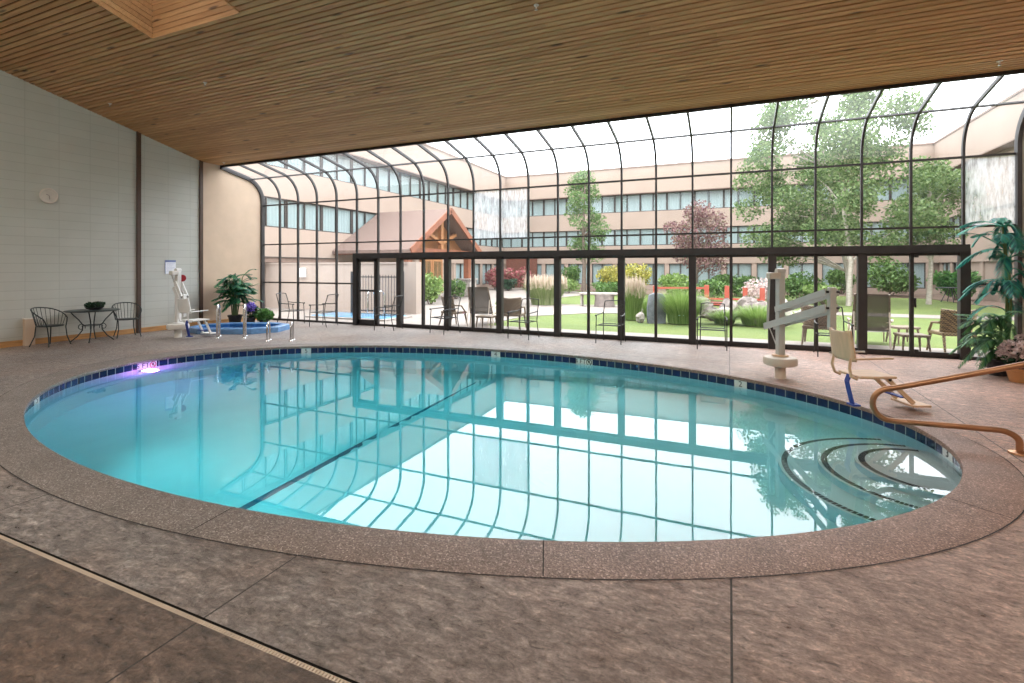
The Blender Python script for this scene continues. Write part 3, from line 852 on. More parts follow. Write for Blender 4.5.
def flower_pot(name, label, cat, loc, potmat, potr, poth, leafm, petalm, blobs_leaf, blobs_fl, nl, nf, ls, fs_, seed, group=None):
    t = thing(name, label, cat, loc, 0, group)
    MB().lathe([(potr*.68,0),(potr*.92,poth*.8),(potr*1.04,poth*.84),(potr*1.04,poth),(potr*.9,poth),(.01,poth*.9)], seg=24).build('pot', potmat, t, smooth=True)
    V, F = leaf_cloud(blobs_leaf, nl, ls, seed); np_mesh('foliage', V, F, leafm, t)
    mb = MB(); gg = random.Random(seed)
    for b_ in blobs_leaf: mb.tube([(0,0,poth*.8),(b_[0]*.5,b_[1]*.5,(poth+b_[2])/2),(b_[0],b_[1],b_[2])], .006, 5)
    mb.build('stem', M['stem'], t)
    if nf:
        V, F = leaf_cloud(blobs_fl, nf, fs_, seed+1, aspect=.8, shell=.2); np_mesh('blossom', V, F, petalm, t)
    return t
flower_pot('potted_flowers', 'violet flowers in a dark pot between the palm and the hot tub', 'plant', (1.20,-1.45,0), M['darkpot'], .15, .24, M['leafDk'], M['purpleF'],
    [(0,0,.36,.16,.16,.14),(.05,.02,.5,.15,.15,.12)], [(0.02,-.05,.56,.14,.12,.16),(.12,-.05,.56,.14,.14,.15),(-.1,0,.54,.12,.12,.14)], 260, 420, .09, .06, 21)
flower_pot('potted_plant', 'low leafy green plant in the corner beside the violet flowers', 'plant', (1.47,-1.18,0), M['darkpot'], .15, .18, M['leafG'], None,
    [(0,0,.28,.30,.24,.17),(.12,-.06,.36,.2,.18,.12),(-.14,.05,.33,.2,.2,.13)], [], 620, 0, .12, .05, 31)
# bowl plant on the iron table
t = thing('table_plant', 'small dark green shrub in a low bowl on the round iron table', 'plant', (.58,-5.08,.7255))
MB().lathe([(.09,0),(.15,.03),(.17,.06),(.155,.06),(.01,.05)], seg=20).build('bowl', M['darkpot'], t, smooth=True)
V, F = leaf_cloud([(0,0,.10,.19,.19,.07),(.06,.05,.13,.13,.13,.06),(-.08,-.04,.12,.12,.12,.06)], 900, .055, 5); np_mesh('foliage', V, F, M['leafDk'], t)

# low beige box at the wall foot, round wall device, notice
t = thing('wall_box', 'low beige boxed-in stub at the foot of the grey wall behind the left iron chair', 'box', (.0245,-6.06,0))
MB().box(0,-.09,0,.10,.09,.58).build('casing', M['tan'], t, bevel=.006); MB().box(-.0,-.097,.58,.108,.097,.60).build('cap', M['clock'], t)
t = thing('wall_clock', 'round ivory clock with two dark hands high on the grey block wall', 'clock', (.004,-5.69,3.34), 0); t.rotation_euler = (0,R(90),0)
MB().lathe([(.01,0),(.165,0),(.175,.02),(.17,.04),(.15,.045),(.145,.03),(.01,.03)], seg=36).build('casing', M['clock'], t, smooth=True)
MB().lathe([(.01,.031),(.143,.032)], seg=36, cap=False).build('dial', plain('pale_dial', (.60,.55,.50), .5), t)
MB().bar((0,0,.036),(.085,.012,.036),.012,.004).build('hand', M['handgrey'], t); MB().bar((0,0,.04),(-.03,-.055,.04),.012,.004).build('hand', M['handgrey'], t)
t = thing('wall_notice', 'white printed notice with a blue heading on the grey wall behind the spa lift', 'notice', (.003,-3.0,1.73))
MB().box(0,-.14,-.19,.008,.15,.19).build('sheet', M['paper'], t)
MB().box(.008,-.14,.13,.0095,.15,.19).box(.008,-.14,-.19,.0095,-.125,.13).build('heading', M['bluepaper'], t)
mb = MB()
for k in range(7): mb.box(.008,-.10,.09-k*.035,.0092,.12-(k % 3)*.04,.095-k*.035)
mb.build('lettering', M['bluepaper'], t)

# ---- ceiling sprinklers
spr = [((.98,-4.97),'small pale sprinkler head on the boards near the left wall'),((4.28,-4.97),'small pale sprinkler head just in front of the skylight well'),((.51,-1.77),'small sprinkler head in the corner above the tan wall'),
       ((11.6,-5.04),'small sprinkler head at the top edge of the view, centre of the ceiling'),((17.92,-2.05),'small sprinkler head near the top of the right end of the glazing')]
sp0 = None
for (x, y), lab in spr:
    z = ceil_z(y)
    if sp0 is None:
        t = sp0 = thing('ceiling_sprinkler', lab, 'sprinkler', (x,y,z), 0, 'ceiling sprinklers')
        MB().lathe([(.01,.0),(.04,-.002),(.036,-.012),(.014,-.016),(.012,-.04),(.008,-.05)], seg=14).build('escutcheon', M['clock'], t, smooth=True)
        MB().tube([(-.02,0,-.04),(-.02,0,-.062),(0,0,-.072),(.02,0,-.062),(.02,0,-.04)], .004, 5).build('frame_arms', M['chrome'], t)
        MB().lathe([(.004,-.07),(.024,-.074),(.004,-.078)], seg=12).build('deflector', M['chrome'], t)
    else: dup(sp0, (x,y,z), 0, lab)

# ------------------------------------------------------------------ hot tub
t = thing('hot_tub', 'blue tiled elongated hot tub set low into the deck beside the potted palm', 'hot tub', (2.02,-2.42,0), R(23.5))
OX, OY = 1.20, .74
def octa(d):
    a, b_ = OX-d, OY-d
    return [(a,-b_*.45),(a,b_*.45),(a*.58,b_),(-a*.58,b_),(-a,b_*.45),(-a,-b_*.45),(-a*.58,-b_),(a*.58,-b_)]
def oct_loft(mb, prof):
    vs = []
    for d, z in prof: vs += [(x,y,z) for x,y in octa(d)]
    fs = [(i*8+k, i*8+(k+1) % 8, (i+1)*8+(k+1) % 8, (i+1)*8+k) for i in range(len(prof)-1) for k in range(8)]
    mb.add(vs, fs); return mb
oct_loft(MB(), [(0,.0),(0,.13),(.02,.15),(.17,.15),(.19,.13)]).build('rim', M['bluerim'], t)
b_ = oct_loft(MB(), [(.19,.13),(.19,.012)]); b_.add([(x,y,.012) for x,y in octa(.19)], [tuple(range(8))]); b_.build('basin', M['bluetile'], t)
MB().add([(x,y,.085) for x,y in octa(.191)], [tuple(range(8))]).build('water', M['spawater'], t)

def loop_rail(name, label, loc, rz, h, length, r, group):
    """steel grab loop: upright front post, top bow, upright back post; runs along +Y"""
    t = thing(name, label, 'handrail', loc, rz, group)
    pts = [(0,0,0),(0,0,h-.12)]
    for k in range(1, 8):
        a = PI - PI/2*k/7 if False else PI*(1-k/8)
        pts.append((0, length/2+length/2*math.cos(a), h-.12+.12*math.sin(a)))
    pts += [(0,length,h-.12),(0,length,0)]
    MB().tube(pts, r, 10).build('tube', M['chrome'], t, smooth=True)
    for y in (0, length):
        MB().lathe([(.01,0),(.055,0),(.05,.012),(.028,.022),(.027,.03)], (0,y,0), 16).build('flange', M['chrome'], t, smooth=True)
    return t
a0 = R(47)
for i, (x, y) in enumerate(((2.79,-3.63),(3.39,-3.37))):
    t = loop_rail('grab_rail', ('tall steel grab rail in front of the hot tub, the left of two','tall steel grab rail in front of the hot tub, the right of two')[i], (x,y,0), a0, .80, .42, .026, 'steel grab rails at the hot tub')
    MB().bar((0,.20,.36),(0,.34,.70),.012,.10).build('grip_plate', M['chrome'], t)
for i, (x, y) in enumerate(((4.32,-3.5),(4.83,-3.28))):
    loop_rail('loop_rail', ('low steel loop right of the hot tub, the left of two','low steel loop right of the hot tub, the right of two')[i], (x,y,0), R(35), .42, .22, .021, 'low steel loops on the deck')

# ------------------------------------------------------------------ pool lifts
def pool_lift(name, label, loc, rz, body, armm, seatm, reach, z_up, rise, seat_drop, hang=.30, tail=.34, foot=.54, side=0.0):
    """transfer lift: arm along +X, seat faces +Y"""
    t = thing(name, label, 'pool lift', loc, rz)
    MB().lathe([(.01,0),(.085,0),(.078,.01),(.078,.21),(.01,.21)], seg=20).build('anchor_post', body, t, smooth=True)
    MB().lathe([(.01,.20),(.20,.20),(.235,.215),(.24,.24),(.24,.30),(.225,.325),(.17,.335),(.01,.345)], seg=36).build('base_drum', body, t, smooth=True)
    MB().lathe([(.01,.345),(.12,.345),(.11,.365),(.01,.37)], seg=20).build('collar', seatm, t, smooth=True)
    m_ = MB().box(-.055,-.05,.36,.055,.05,1.62).build('mast', armm, t, bevel=.012)
    hb = MB().box(-.06,-.19,1.53,.07,-.02,1.63).build('motor_head', body, t, bevel=.015)
    MB().lathe([(.01,-.06),(.055,-.06),(.055,.06),(.01,.06)], (0,0,0), 16).build('pivot', armm, t, smooth=True).matrix_local = Matrix.Translation((0,0,1.64)) @ Matrix.Rotation(R(90),4,'X')
    low = z_up-.21
    xe = reach; ze = z_up+rise
    for s in (-.045, .045):
        MB().bar((0,s*1.7,z_up),(xe,s*1.7,ze),.022,.085).build('upper_arm', armm, t)
    sl = rise/reach
    for s in (-.045, .045):
        MB().bar((-tail,s*1.7,low-tail*sl),(xe,s*1.7,low+rise),.022,.10).build('lower_arm', armm, t)
    MB().tube([(-min(.10,tail),-.12,1.55),(-tail+.02,-.03,low-tail*sl)], .018, 8).build('actuator', M['greyarm'], t, smooth=True)
    MB().tube([(-tail,0,low-tail*sl),(-tail*.7,0,low-tail*sl-.12),(-.06,0,.42)], .008, 6).build('cable', M['greyarm'], t)
    lk = MB().box(xe-.035,-.042,low+rise-.28,xe+.035,.042,ze+.06).build('link_bar', armm, t, bevel=.008)
    for z in (ze, low+rise):
        MB().tube([(xe,-.075,z),(xe,.095,z)], .016, 8).build('bolt', M['black'], lk)
    # chair hung off the link
    cx = xe+hang; zs = seat_drop
    MB().tube([(xe+.0,0,low+rise-.24),((xe+cx)/2,-.1,zs+.44),(cx,-.17,zs+.40)], .022, 8).build('hanger', armm, t, smooth=True)
    bk = MB(); nb = 10; vs = []
    for j in range(nb+1):
        q = j/nb; z = zs+.20+.36*q; hw = .215-.02*q
        for k in range(9):
            u = -1+2*k/8; y = -.20-.05*q - .035*(1-u*u)
            vs.append((cx+u*hw, y, z - (.02*(1-abs(u)**3) if j == nb and abs(u) < .6 else 0)))
    ft = [(j*9+k, j*9+k+1, (j+1)*9+k+1, (j+1)*9+k) for j in range(nb) for k in range(8)]
    bk.add(vs, ft); o = bk.build('backrest', seatm, t, smooth=True); sm = o.modifiers.new('thick','SOLIDIFY'); sm.thickness = .022
    for s in (-1, 1):
        MB().tube([(cx+.15*s,-.215,zs+.24),(cx+.16*s,-.235,zs+.12),(cx+.15*s,-.21,zs+.02),(cx+.15*s,-.14,zs-.01)], .017, 8).build('back_support', seatm, t, smooth=True)
        MB().tube([(cx+.235*s,-.22,zs+.24),(cx+.235*s,.22,zs+.25)], .013, 8).build('armrest', armm if s < 0 else seatm, t, smooth=True)
    MB().box(cx-.20,-.14,zs,cx+.20,.30,zs+.035).build('seat', seatm, t, bevel=.014)
    for s in (-1, 1):
        MB().bar((cx+.13*s,.22,zs),(cx+.13*s,foot,.10),.03,.045).build('footrest_leg', seatm, t)
        MB().tube([(cx+.13*s-.025,.25,zs-.02),(cx+.13*s+.025,.25,zs-.02)], .016, 8).build('leg_bolt', M['black'], t)
    MB().box(cx-.18,foot-.04,.062,cx+.18,foot+.18,.09).build('footrest', seatm, t, bevel=.01)
    st = [(cx+.06,-.17,zs+.03),(cx+.06,-.20,zs-.05),(cx+.05,-.17,zs-.16),(cx+.04,-.12,.07)]
    mb = MB()
    for a, b_ in zip(st, st[1:]): mb.bar(a, b_, .07, .016, (0,1,0))
    mb.box(cx-.02,-.15,.055,cx+.10,-.06,.075)
    mb.build('belt', M['blue'], t)
    MB().box(cx-.15,foot-.14,.16,cx+.12,foot-.08,.175).build('leg_strap', M['blue'], t)
    for ch in COL.objects:          # the chair hangs a little to one side of the arm
        if ch.parent == t and ch.name.split('.')[0] in ('backrest','back_support','armrest','seat','footrest_leg','leg_bolt','footrest','belt','leg_strap'): ch.location.y += side
    return t
pool_lift('pool_lift', 'beige wheelchair pool lift with a tan seat swung out at the right pool edge', (14.91,-3.15,0), R(-66.5), M['beige'], M['greyarm'], M['beigeseat'], 1.24, 1.06, .33, .40, .44, .34, .54, .06)
lf = pool_lift('spa_lift', 'white wheelchair lift with a red cap standing beside the hot tub, left of the palm', (1.78,-3.92,0), R(2), M['offwhite'], M['white'], M['white'], .22, 1.36, -.36, .42, .30, .05, .36)
MB().lathe([(.01,0),(.085,0),(.085,.05),(.01,.06)], seg=20).build('red_cap', M['red'], lf, smooth=True).matrix_local = Matrix.Translation((.06,.06,1.45)) @ Matrix.Rotation(R(-90),4,'Y') @ Matrix.Rotation(R(-40),4,'X')
MB().lathe([(.01,0),(.08,0),(.09,.05),(.08,.14),(.01,.15)], (-.25,.22,.93), 16).build('battery_cap', M['dgrey'], lf, smooth=True)
MB().tube([(-.25,.22,.94),(-.22,.2,.6),(-.05,.05,.5)], .014, 8).build('bracket', M['white'], lf, smooth=True)

# bronze hand rail at the pool steps
t = thing('step_handrail', 'bronze tube handrail with a hairpin bend over the pool steps', 'handrail', (0,0,0))
pts = [(16.62,-5.83,0),(16.62,-5.83,.10)]
for k in range(1, 8):
    a = PI/2*k/7; pts.append((16.62-.16*(1-math.cos(a)), -5.83, .10+.10*math.sin(a)))
pts += [(16.2,-5.83,.198),(15.70,-5.83,.185)]
for k in range(1, 12):
    a = PI*k/12; pts.append((15.66-.155*math.sin(a), -5.83, .345-.16*math.cos(a)))
pts += [(15.72,-5.83,.523),(16.2,-5.83,.675),(16.65,-5.83,.82),(17.25,-5.83,1.0)]
for k in range(1, 8):
    a = PI/2*k/7; pts.append((17.25+.2*math.sin(a), -5.83, 1.0+.03-.0-.2*(1-math.cos(a))))
pts += [(17.46,-5.83,.5),(17.46,-5.83,0)]
cu = [Vector(p) for p in pts]
MB().tube(cu, .027, 14).build('tube', M['bronze'], t, smooth=True)
for x in (16.62, 17.46): MB().lathe([(.01,.0),(.085,.0),(.08,.014),(.04,.024),(.034,.03)], (x,-5.83,.0045 if x < 16.7 else 0), 20).build('flange', M['bronze'], t, smooth=True)

# pool depth markers set in the tile band
def marker(px, text, ring, label):
    # px = param angle on the ellipse
    a = px; x, y = ept(a, .056)
    (xa, ya), (xb, yb) = ept(a-.01), ept(a+.01); rz = math.atan2(yb-ya, xb-xa) + PI
    t = thing('depth_marker', label, 'depth marker', (x,y,-.108), rz, 'pool depth markers')
    w = .34 if ring else .2
    # local +Y points to the pool wall, -Y into the pool
    MB().box(-w/2,-.004,-.07,w/2,.003,.062).build('tile', M['mark'], t, bevel=.002)
    cu = bpy.data.curves.new('lettering','FONT'); cu.body = text; cu.size = .125; cu.align_x = 'CENTER'; cu.align_y = 'CENTER'; cu.extrude = .001
    cu.materials.append(M['ink'])
    tmp = bpy.data.objects.new('tmp', cu); COL.objects.link(tmp); bpy.context.view_layer.update()
    me = bpy.data.meshes.new_from_object(tmp.evaluated_get(bpy.context.evaluated_depsgraph_get())); bpy.data.objects.remove(tmp); bpy.data.curves.remove(cu)
    me.name = 'lettering'; o = bpy.data.objects.new('lettering', me); COL.objects.link(o); o.parent = t
    o.location = (-.075 if ring else 0,-.0055,0); o.rotation_euler = (R(90),0,0)
    if ring:
        MB().tube([(.10+.052*math.cos(R(18*k)),-.006,.052*math.sin(R(18*k))) for k in range(20)], .007, 5, closed=True).bar((.065,-.006,.035),(.135,-.006,-.035),.012,.003,(0,1,0)).build('no_diving_ring', M['redink'] if ring == 2 else M['ink'], t)
        MB().ball((.10,-.006,.006),.016,.002,.03).build('diver', M['ink'], t)
    return t
marker(3.126, '5 FT', 2, 'white depth marker with a red ring, above the violet pool light')
marker(2.403, '5', 0, 'small white depth marker in the far tile band, right of the low steel loops')
marker(1.637, '4', 0, 'small white depth marker in the far tile band, below the tan outdoor lounger')
marker(1.312, '4 FT', 1, 'white depth marker tile with a dark no-diving ring in the far tile band')
marker(.781, '2', 0, 'small white depth marker in the tile band left of the beige pool lift')
marker(3.78, '5', 0, 'white depth marker tile at the extreme left tip of the pool')
marker(.02, '3', 0, 'white depth marker tile at the right tip of the pool, by the steps')
# violet underwater lamp
a = 3.126
t = thing('pool_light', 'glowing violet pool lamp set in the wall under the waterline at the left end', 'pool light', (*ept(a, .05), -.36), 0)
t.rotation_euler = (0, R(90), 0)
MB().lathe([(.01,0),(.15,0),(.15,.03),(.125,.04),(.12,.03),(.01,.03)], seg=28).build('housing', M['chrome'], t, smooth=True)
MB().lathe([(.01,.032),(.118,.034)], seg=28, cap=False).build('lens', emit('violet_lamp', (.80,.42,1.0), 26), t)

li = bpy.data.lights.new('violet_lamp_light','POINT'); li.energy = 26; li.color = (.72,.22,1.0); li.shadow_soft_size = .1
lo = bpy.data.objects.new('violet_lamp_light', li); COL.objects.link(lo); lo.parent = t; lo.location = (0,0,.16)
# unseen white lamps, added in the near pool wall to brighten the water
for i, (a, e_) in enumerate(((-2.15, 48), (-1.75, 34), (-1.2, 10))):
    x, y = ept(a, .05); nx, ny = PC[0]-x, PC[1]-y
    t = thing('pool_light', ('added white underwater lamp in the near pool wall, toward the left end','added white underwater lamp in the near pool wall, left of the middle','added white underwater lamp in the near pool wall, right of the middle')[i], 'pool light', (x,y,-.62), math.atan2(ny, nx))
    o = MB().lathe([(.01,0),(.15,0),(.15,.03),(.125,.04),(.12,.03),(.01,.03)], seg=28).build('housing', M['chrome'], t, smooth=True); o.rotation_euler = (0,R(90),0)
    o = MB().lathe([(.01,.032),(.118,.034)], seg=28, cap=False).build('lens', M['poolfill'], t); o.rotation_euler = (0,R(90),0)
    li = bpy.data.lights.new('pool_fill_light','SPOT'); li.energy = e_*4; li.spot_size = R(150); li.spot_blend = 1.0; li.shadow_soft_size = .12; li.color = (.92,.98,1.0)
    lo = bpy.data.objects.new('pool_fill_light', li); COL.objects.link(lo); lo.parent = t; lo.location = (.08,0,0); lo.rotation_euler = (0,R(-97),0)
# ------------------------------------------------------------------ chairs along the glazing, inside
def mesh_chair(label, loc, rz, group='black patio chairs along the glazing'):
    """black steel stacking chair with see-through wire mesh; faces +Y"""
    t = thing('patio_chair', label, 'chair', loc, rz, group)
    for s in (-1, 1):
        MB().tube([(.285*s,.27,0),(.285*s,.255,.40),(.285*s,.235,.62)], .011, 8).build('leg', M['iron'], t, smooth=True)
        MB().tube([(.255*s,-.30,0),(.25*s,-.235,.26),(.245*s,-.21,.42),(.245*s,-.26,.70),(.235*s,-.33,.92)], .011, 8).build('leg', M['iron'], t, smooth=True)
        MB().tube([(.285*s,.26,.625),(.29*s,.08,.635),(.275*s,-.12,.64),(.245*s,-.25,.66)], .013, 8).build('armrest', M['iron'], t, smooth=True)
        MB().ball((.285*s,.265,.625), .024, seg=10, rings=6).build('arm_knob', M['iron'], t, smooth=True)
    mb = MB().tube([(-.235,.23,.415),(.235,.23,.415),(.24,-.20,.405),(-.24,-.20,.405)], .010, 8, closed=True)
    mb.tube([(-.285,.255,.41),(.285,.255,.41)], .009, 6); mb.build('seat_frame', M['iron'], t, smooth=True)
    vs = []; 
    for j in range(7):
        y = .22-.42*j/6
        for k in range(7): vs.append((-.23+.46*k/6, y, .412-.018*math.sin(PI*k/6)*math.sin(PI*j/6)))
    MB().add(vs, [(j*7+k, j*7+k+1, (j+1)*7+k+1, (j+1)*7+k) for j in range(6) for k in range(6)]).build('seat', M['meshA'], t)
    MB().tube([(-.235,-.33,.92),(-.12,-.35,.935),(.12,-.35,.935),(.235,-.33,.92)], .011, 8).build('top_rail', M['iron'], t, smooth=True)
    vs = []
    for j in range(7):
        q = j/6; z = .43+.49*q; y = -.21-.05*q*2*.55-.065*max(0,q-.4)
        for k in range(7): vs.append((-.235+.47*k/6, y-.025*math.sin(PI*k/6), z))
    MB().add(vs, [(j*7+k, j*7+k+1, (j+1)*7+k+1, (j+1)*7+k) for j in range(6) for k in range(6)]).build('backrest', M['meshA'], t)
    return t
ch = mesh_chair('black mesh patio chair inside the glass, in the corner right of the low green plant', (2.02,-.70,0), R(-75))
for (x, y, rz, lab) in (
    (3.28,-.66, R(95), 'black mesh patio chair inside the glass, second from the tan wall corner'),
    (5.55,-.60, R(100), 'black mesh patio chair inside the glass, beside the hinged door'),
    (7.38,-.62, R(160), 'black mesh patio chair inside the glass, in front of the lounger near the porch'),
    (9.62,-.66, R(172), 'black mesh patio chair inside the glass, in front of the pale pampas grass'),
    (11.72,-.52, R(178), 'black mesh patio chair inside the glass, left of the slate standing stone'),
    (13.86,-.47, R(180), 'black mesh patio chair inside the glass, in front of the red bridge posts'),
    (16.02,-.50, R(182), 'black mesh patio chair inside the glass, half hidden behind the beige pool lift')):
    dup(ch, (x,y,0), rz, lab)

# ------------------------------------------------------------------ right corner plants
g = random.Random(11); fr = []; canes = []
for k in range(4):
    bx, by = g.uniform(-.07,.07), g.uniform(-.07,.07); tp = (bx*3-.02, by*2.5-.06, (2.2,1.85,2.38,1.45)[k])
    canes.append([(bx,by,.30),((bx+tp[0])/2+.03,(by+tp[1])/2,.6*tp[2]),tp])
    for j in range(12):
        az = 2*PI*j/12*1.6 + g.uniform(-.4,.4)
        q = 1.0 if j < 7 else g.uniform(.5,.95); at = (bx+(tp[0]-bx)*q, by+(tp[1]-by)*q, .3+(tp[2]-.3)*q)
        ok = math.cos(az) < .5 and math.sin(az) < .75
        fr.append((at, az, g.uniform(.42,.66)*(1 if ok else .5), g.uniform(.20,.52), g.uniform(.22,.62), 18, .21, 0, .026, 1.5))
palm('potted_palm', 'tall teal feather palm in a dark pot at the right end of the glazing', 'plant', (18.42,-1.00,0), fr, canes, M['palmT'], M['darkpot'], .2, .32, seed=5)
fr = []; canes = []
for k in range(7):
    bx, by = g.uniform(-.06,.06), g.uniform(-.06,.06); tp = (bx*3, by*3, g.uniform(.45,1.0))
    canes.append([(bx,by,.24),((bx+tp[0])/2,(by+tp[1])/2,.6*tp[2]),tp])
    for j in range(7):
        az = g.uniform(1.2, 5.6); q = g.uniform(.3,1.0); at = (bx+(tp[0]-bx)*q, by+(tp[1]-by)*q, .26+(tp[2]-.26)*q)
        fr.append((at, az, g.uniform(.34,.66), g.uniform(.25,.8), g.uniform(.25,.7), 17, .17, 0, .020, 1.5))
M['palmM'] = leafmat('fresh_green_palm', [(.02,.07,.03),(.05,.16,.06),(.12,.28,.10),(.02,.14,.10)], .25)
palm('potted_palm', 'low bushy feather palm with thin canes in front of the tall teal palm', 'plant', (18.10,-1.52,0), fr, canes, M['palmM'], M['darkpot'], .16, .26, seed=8)
flower_pot('potted_flowers', 'pale pink flowers in a terracotta pot at the right edge of the room', 'plant', (18.16,-2.02,0), M['terracotta'], .165, .21, M['leafDk'], M['pinkF'],
    [(0,0,.34,.2,.2,.15),(.03,0,.50,.18,.18,.14)], [(-.02,-.06,.50,.22,.2,.16),(.10,0,.58,.18,.18,.14),(-.12,.02,.42,.16,.16,.12)], 420, 900, .09, .06, 41)

# ================================================================== OUTSIDE
def ground_mat():
    m, nt, out = newmat('lawn_grass')
    b = N(nt, 'BsdfPrincipled', Roughness=.9); tc = N(nt, 'TexCoord'); P = tc.outputs['Object']
    n = N(nt, 'TexNoise', Scale=.7, Detail=6.0); L(nt, P, n.inputs['Vector'])
    n2 = N(nt, 'TexNoise', Scale=60.0, Detail=4.0); L(nt, P, n2.inputs['Vector'])
    a = ramp(nt, n2.outputs[0], [(.3,(.078,.122,.028)),(.7,(.19,.24,.066))]).outputs[0]
    a = mixc(nt, 1.0, a, ramp(nt, n.outputs[0], [(.3,(.82,.88,.8)),(.7,(1.15,1.08,1.0))]).outputs[0], 'MULTIPLY')
    L(nt, a, b.inputs['Base Color'])
    bp = N(nt, 'Bump', Strength=.8, Distance=.05); L(nt, n2.outputs[0], bp.inputs['Height']); L(nt, bp.outputs[0], b.inputs['Normal'])
    L(nt, b.outputs[0], out.inputs[0]); return m
M['lawn'] = ground_mat()
M['patio'] = plain('patio_concrete', (.25,.215,.19), .85, var=.10, scale=1.5, bump=.2, bscale=40)
M['mulch'] = plain('brown_mulch', (.17,.115,.085), .95, var=.35, scale=9, bump=.6, bscale=40)
M['bldg'] = plain('pinkish_tan_wall', (.335,.255,.205), .85, var=.05, scale=.6, bump=.15, bscale=30)
M['bldg2'] = plain('tan_spandrel', (.31,.235,.19), .85, var=.05, scale=.6)
M['cap'] = plain('brown_wall_cap', (.20,.135,.105), .7)
M['bframe'] = plain('dark_window_frame', (.045,.035,.03), .5)
M['curtain'] = plain('pale_curtain', (.44,.46,.45), .8, var=.08, scale=1.0, stretch=(26,26,.6))
M['bpane'] = water_mat('window_pane', 1.0, 1.45, tint=(.76,.84,.85), ripple=0)
M['redwall'] = plain('red_brown_boards', (.13,.045,.028), .7, var=.15, scale=5)
M['shingle'] = plain('brown_shingle', (.17,.115,.095), .85, var=.22, scale=9, stretch=(1,3,3), bump=.4, bscale=20)
M['timber'] = plain('orange_timber', (.36,.16,.065), .55, var=.2, scale=2, stretch=(1,8,8))
M['timberD'] = plain('red_brown_timber', (.24,.085,.045), .55, var=.2, scale=3)
M['stonew'] = plain('light_stone', (.33,.29,.26), .85, var=.25, scale=8, bump=.8, bscale=10)
M['slate'] = plain('blue_grey_slate', (.15,.16,.19), .6, var=.35, scale=3.5, bump=.6, bscale=8)
M['rockA'] = plain('pink_grey_rock', (.20,.165,.15), .85, var=.3, scale=4, bump=.8, bscale=9)
M['redpaint'] = plain('red_painted_wood', (.33,.06,.035), .55, var=.12)
M['bark'] = plain('grey_bark', (.16,.12,.095), .9, var=.3, scale=10, bump=.6, bscale=25)
M['birch'] = plain('pale_bark', (.36,.32,.27), .8, var=.25, scale=7, stretch=(1,1,4))
M['poolblue'] = plain('pale_blue_plaster', (.20,.42,.62), .5, var=.05)
M['tubepost'] = plain('black_fence_steel', (.03,.03,.035), .5)
M['wallpale'] = plain('pale_pink_render', (.37,.30,.255), .85, var=.05, scale=1)

struct(MB().box(-9,0.03,-.25,34,34,-.03).build('lawn', M['lawn']))
struct(MB().box(-9,.03,-.2,30,1.45,-.004).build('patio', M['patio']))
pth = MB().prism([(-4.3,1.45),(7.4,1.45),(7.5,4.5),(9.3,6.7),(11.2,7.4),(11.3,10.2),(9.8,11.4),(7.2,10.6),(5.2,11.2),(5.0,15.0),(6.0,20.5),(1.0,27.0),(-4.3,27.0)], -.1, -.01)
struct(pth.build('garden_path', M['patio']))
struct(MB().prism([(16.5,9.6),(21,9.5),(26.6,10.4),(26.6,11.7),(21,10.9),(16.5,11.0)], -.1, -.012).build('garden_path_right', M['patio']))
struct(MB().prism([(-4.3,27.0),(1.0,27.0),(3.0,24.6),(8,22.6),(9,20.8),(12,23.5),(20.5,24.2),(24.4,23.0),(25.0,14),(26.7,13),(26.7,28.7),(-4.3,28.7)], -.1, -.008).build('mulch_bed', M['mulch']))

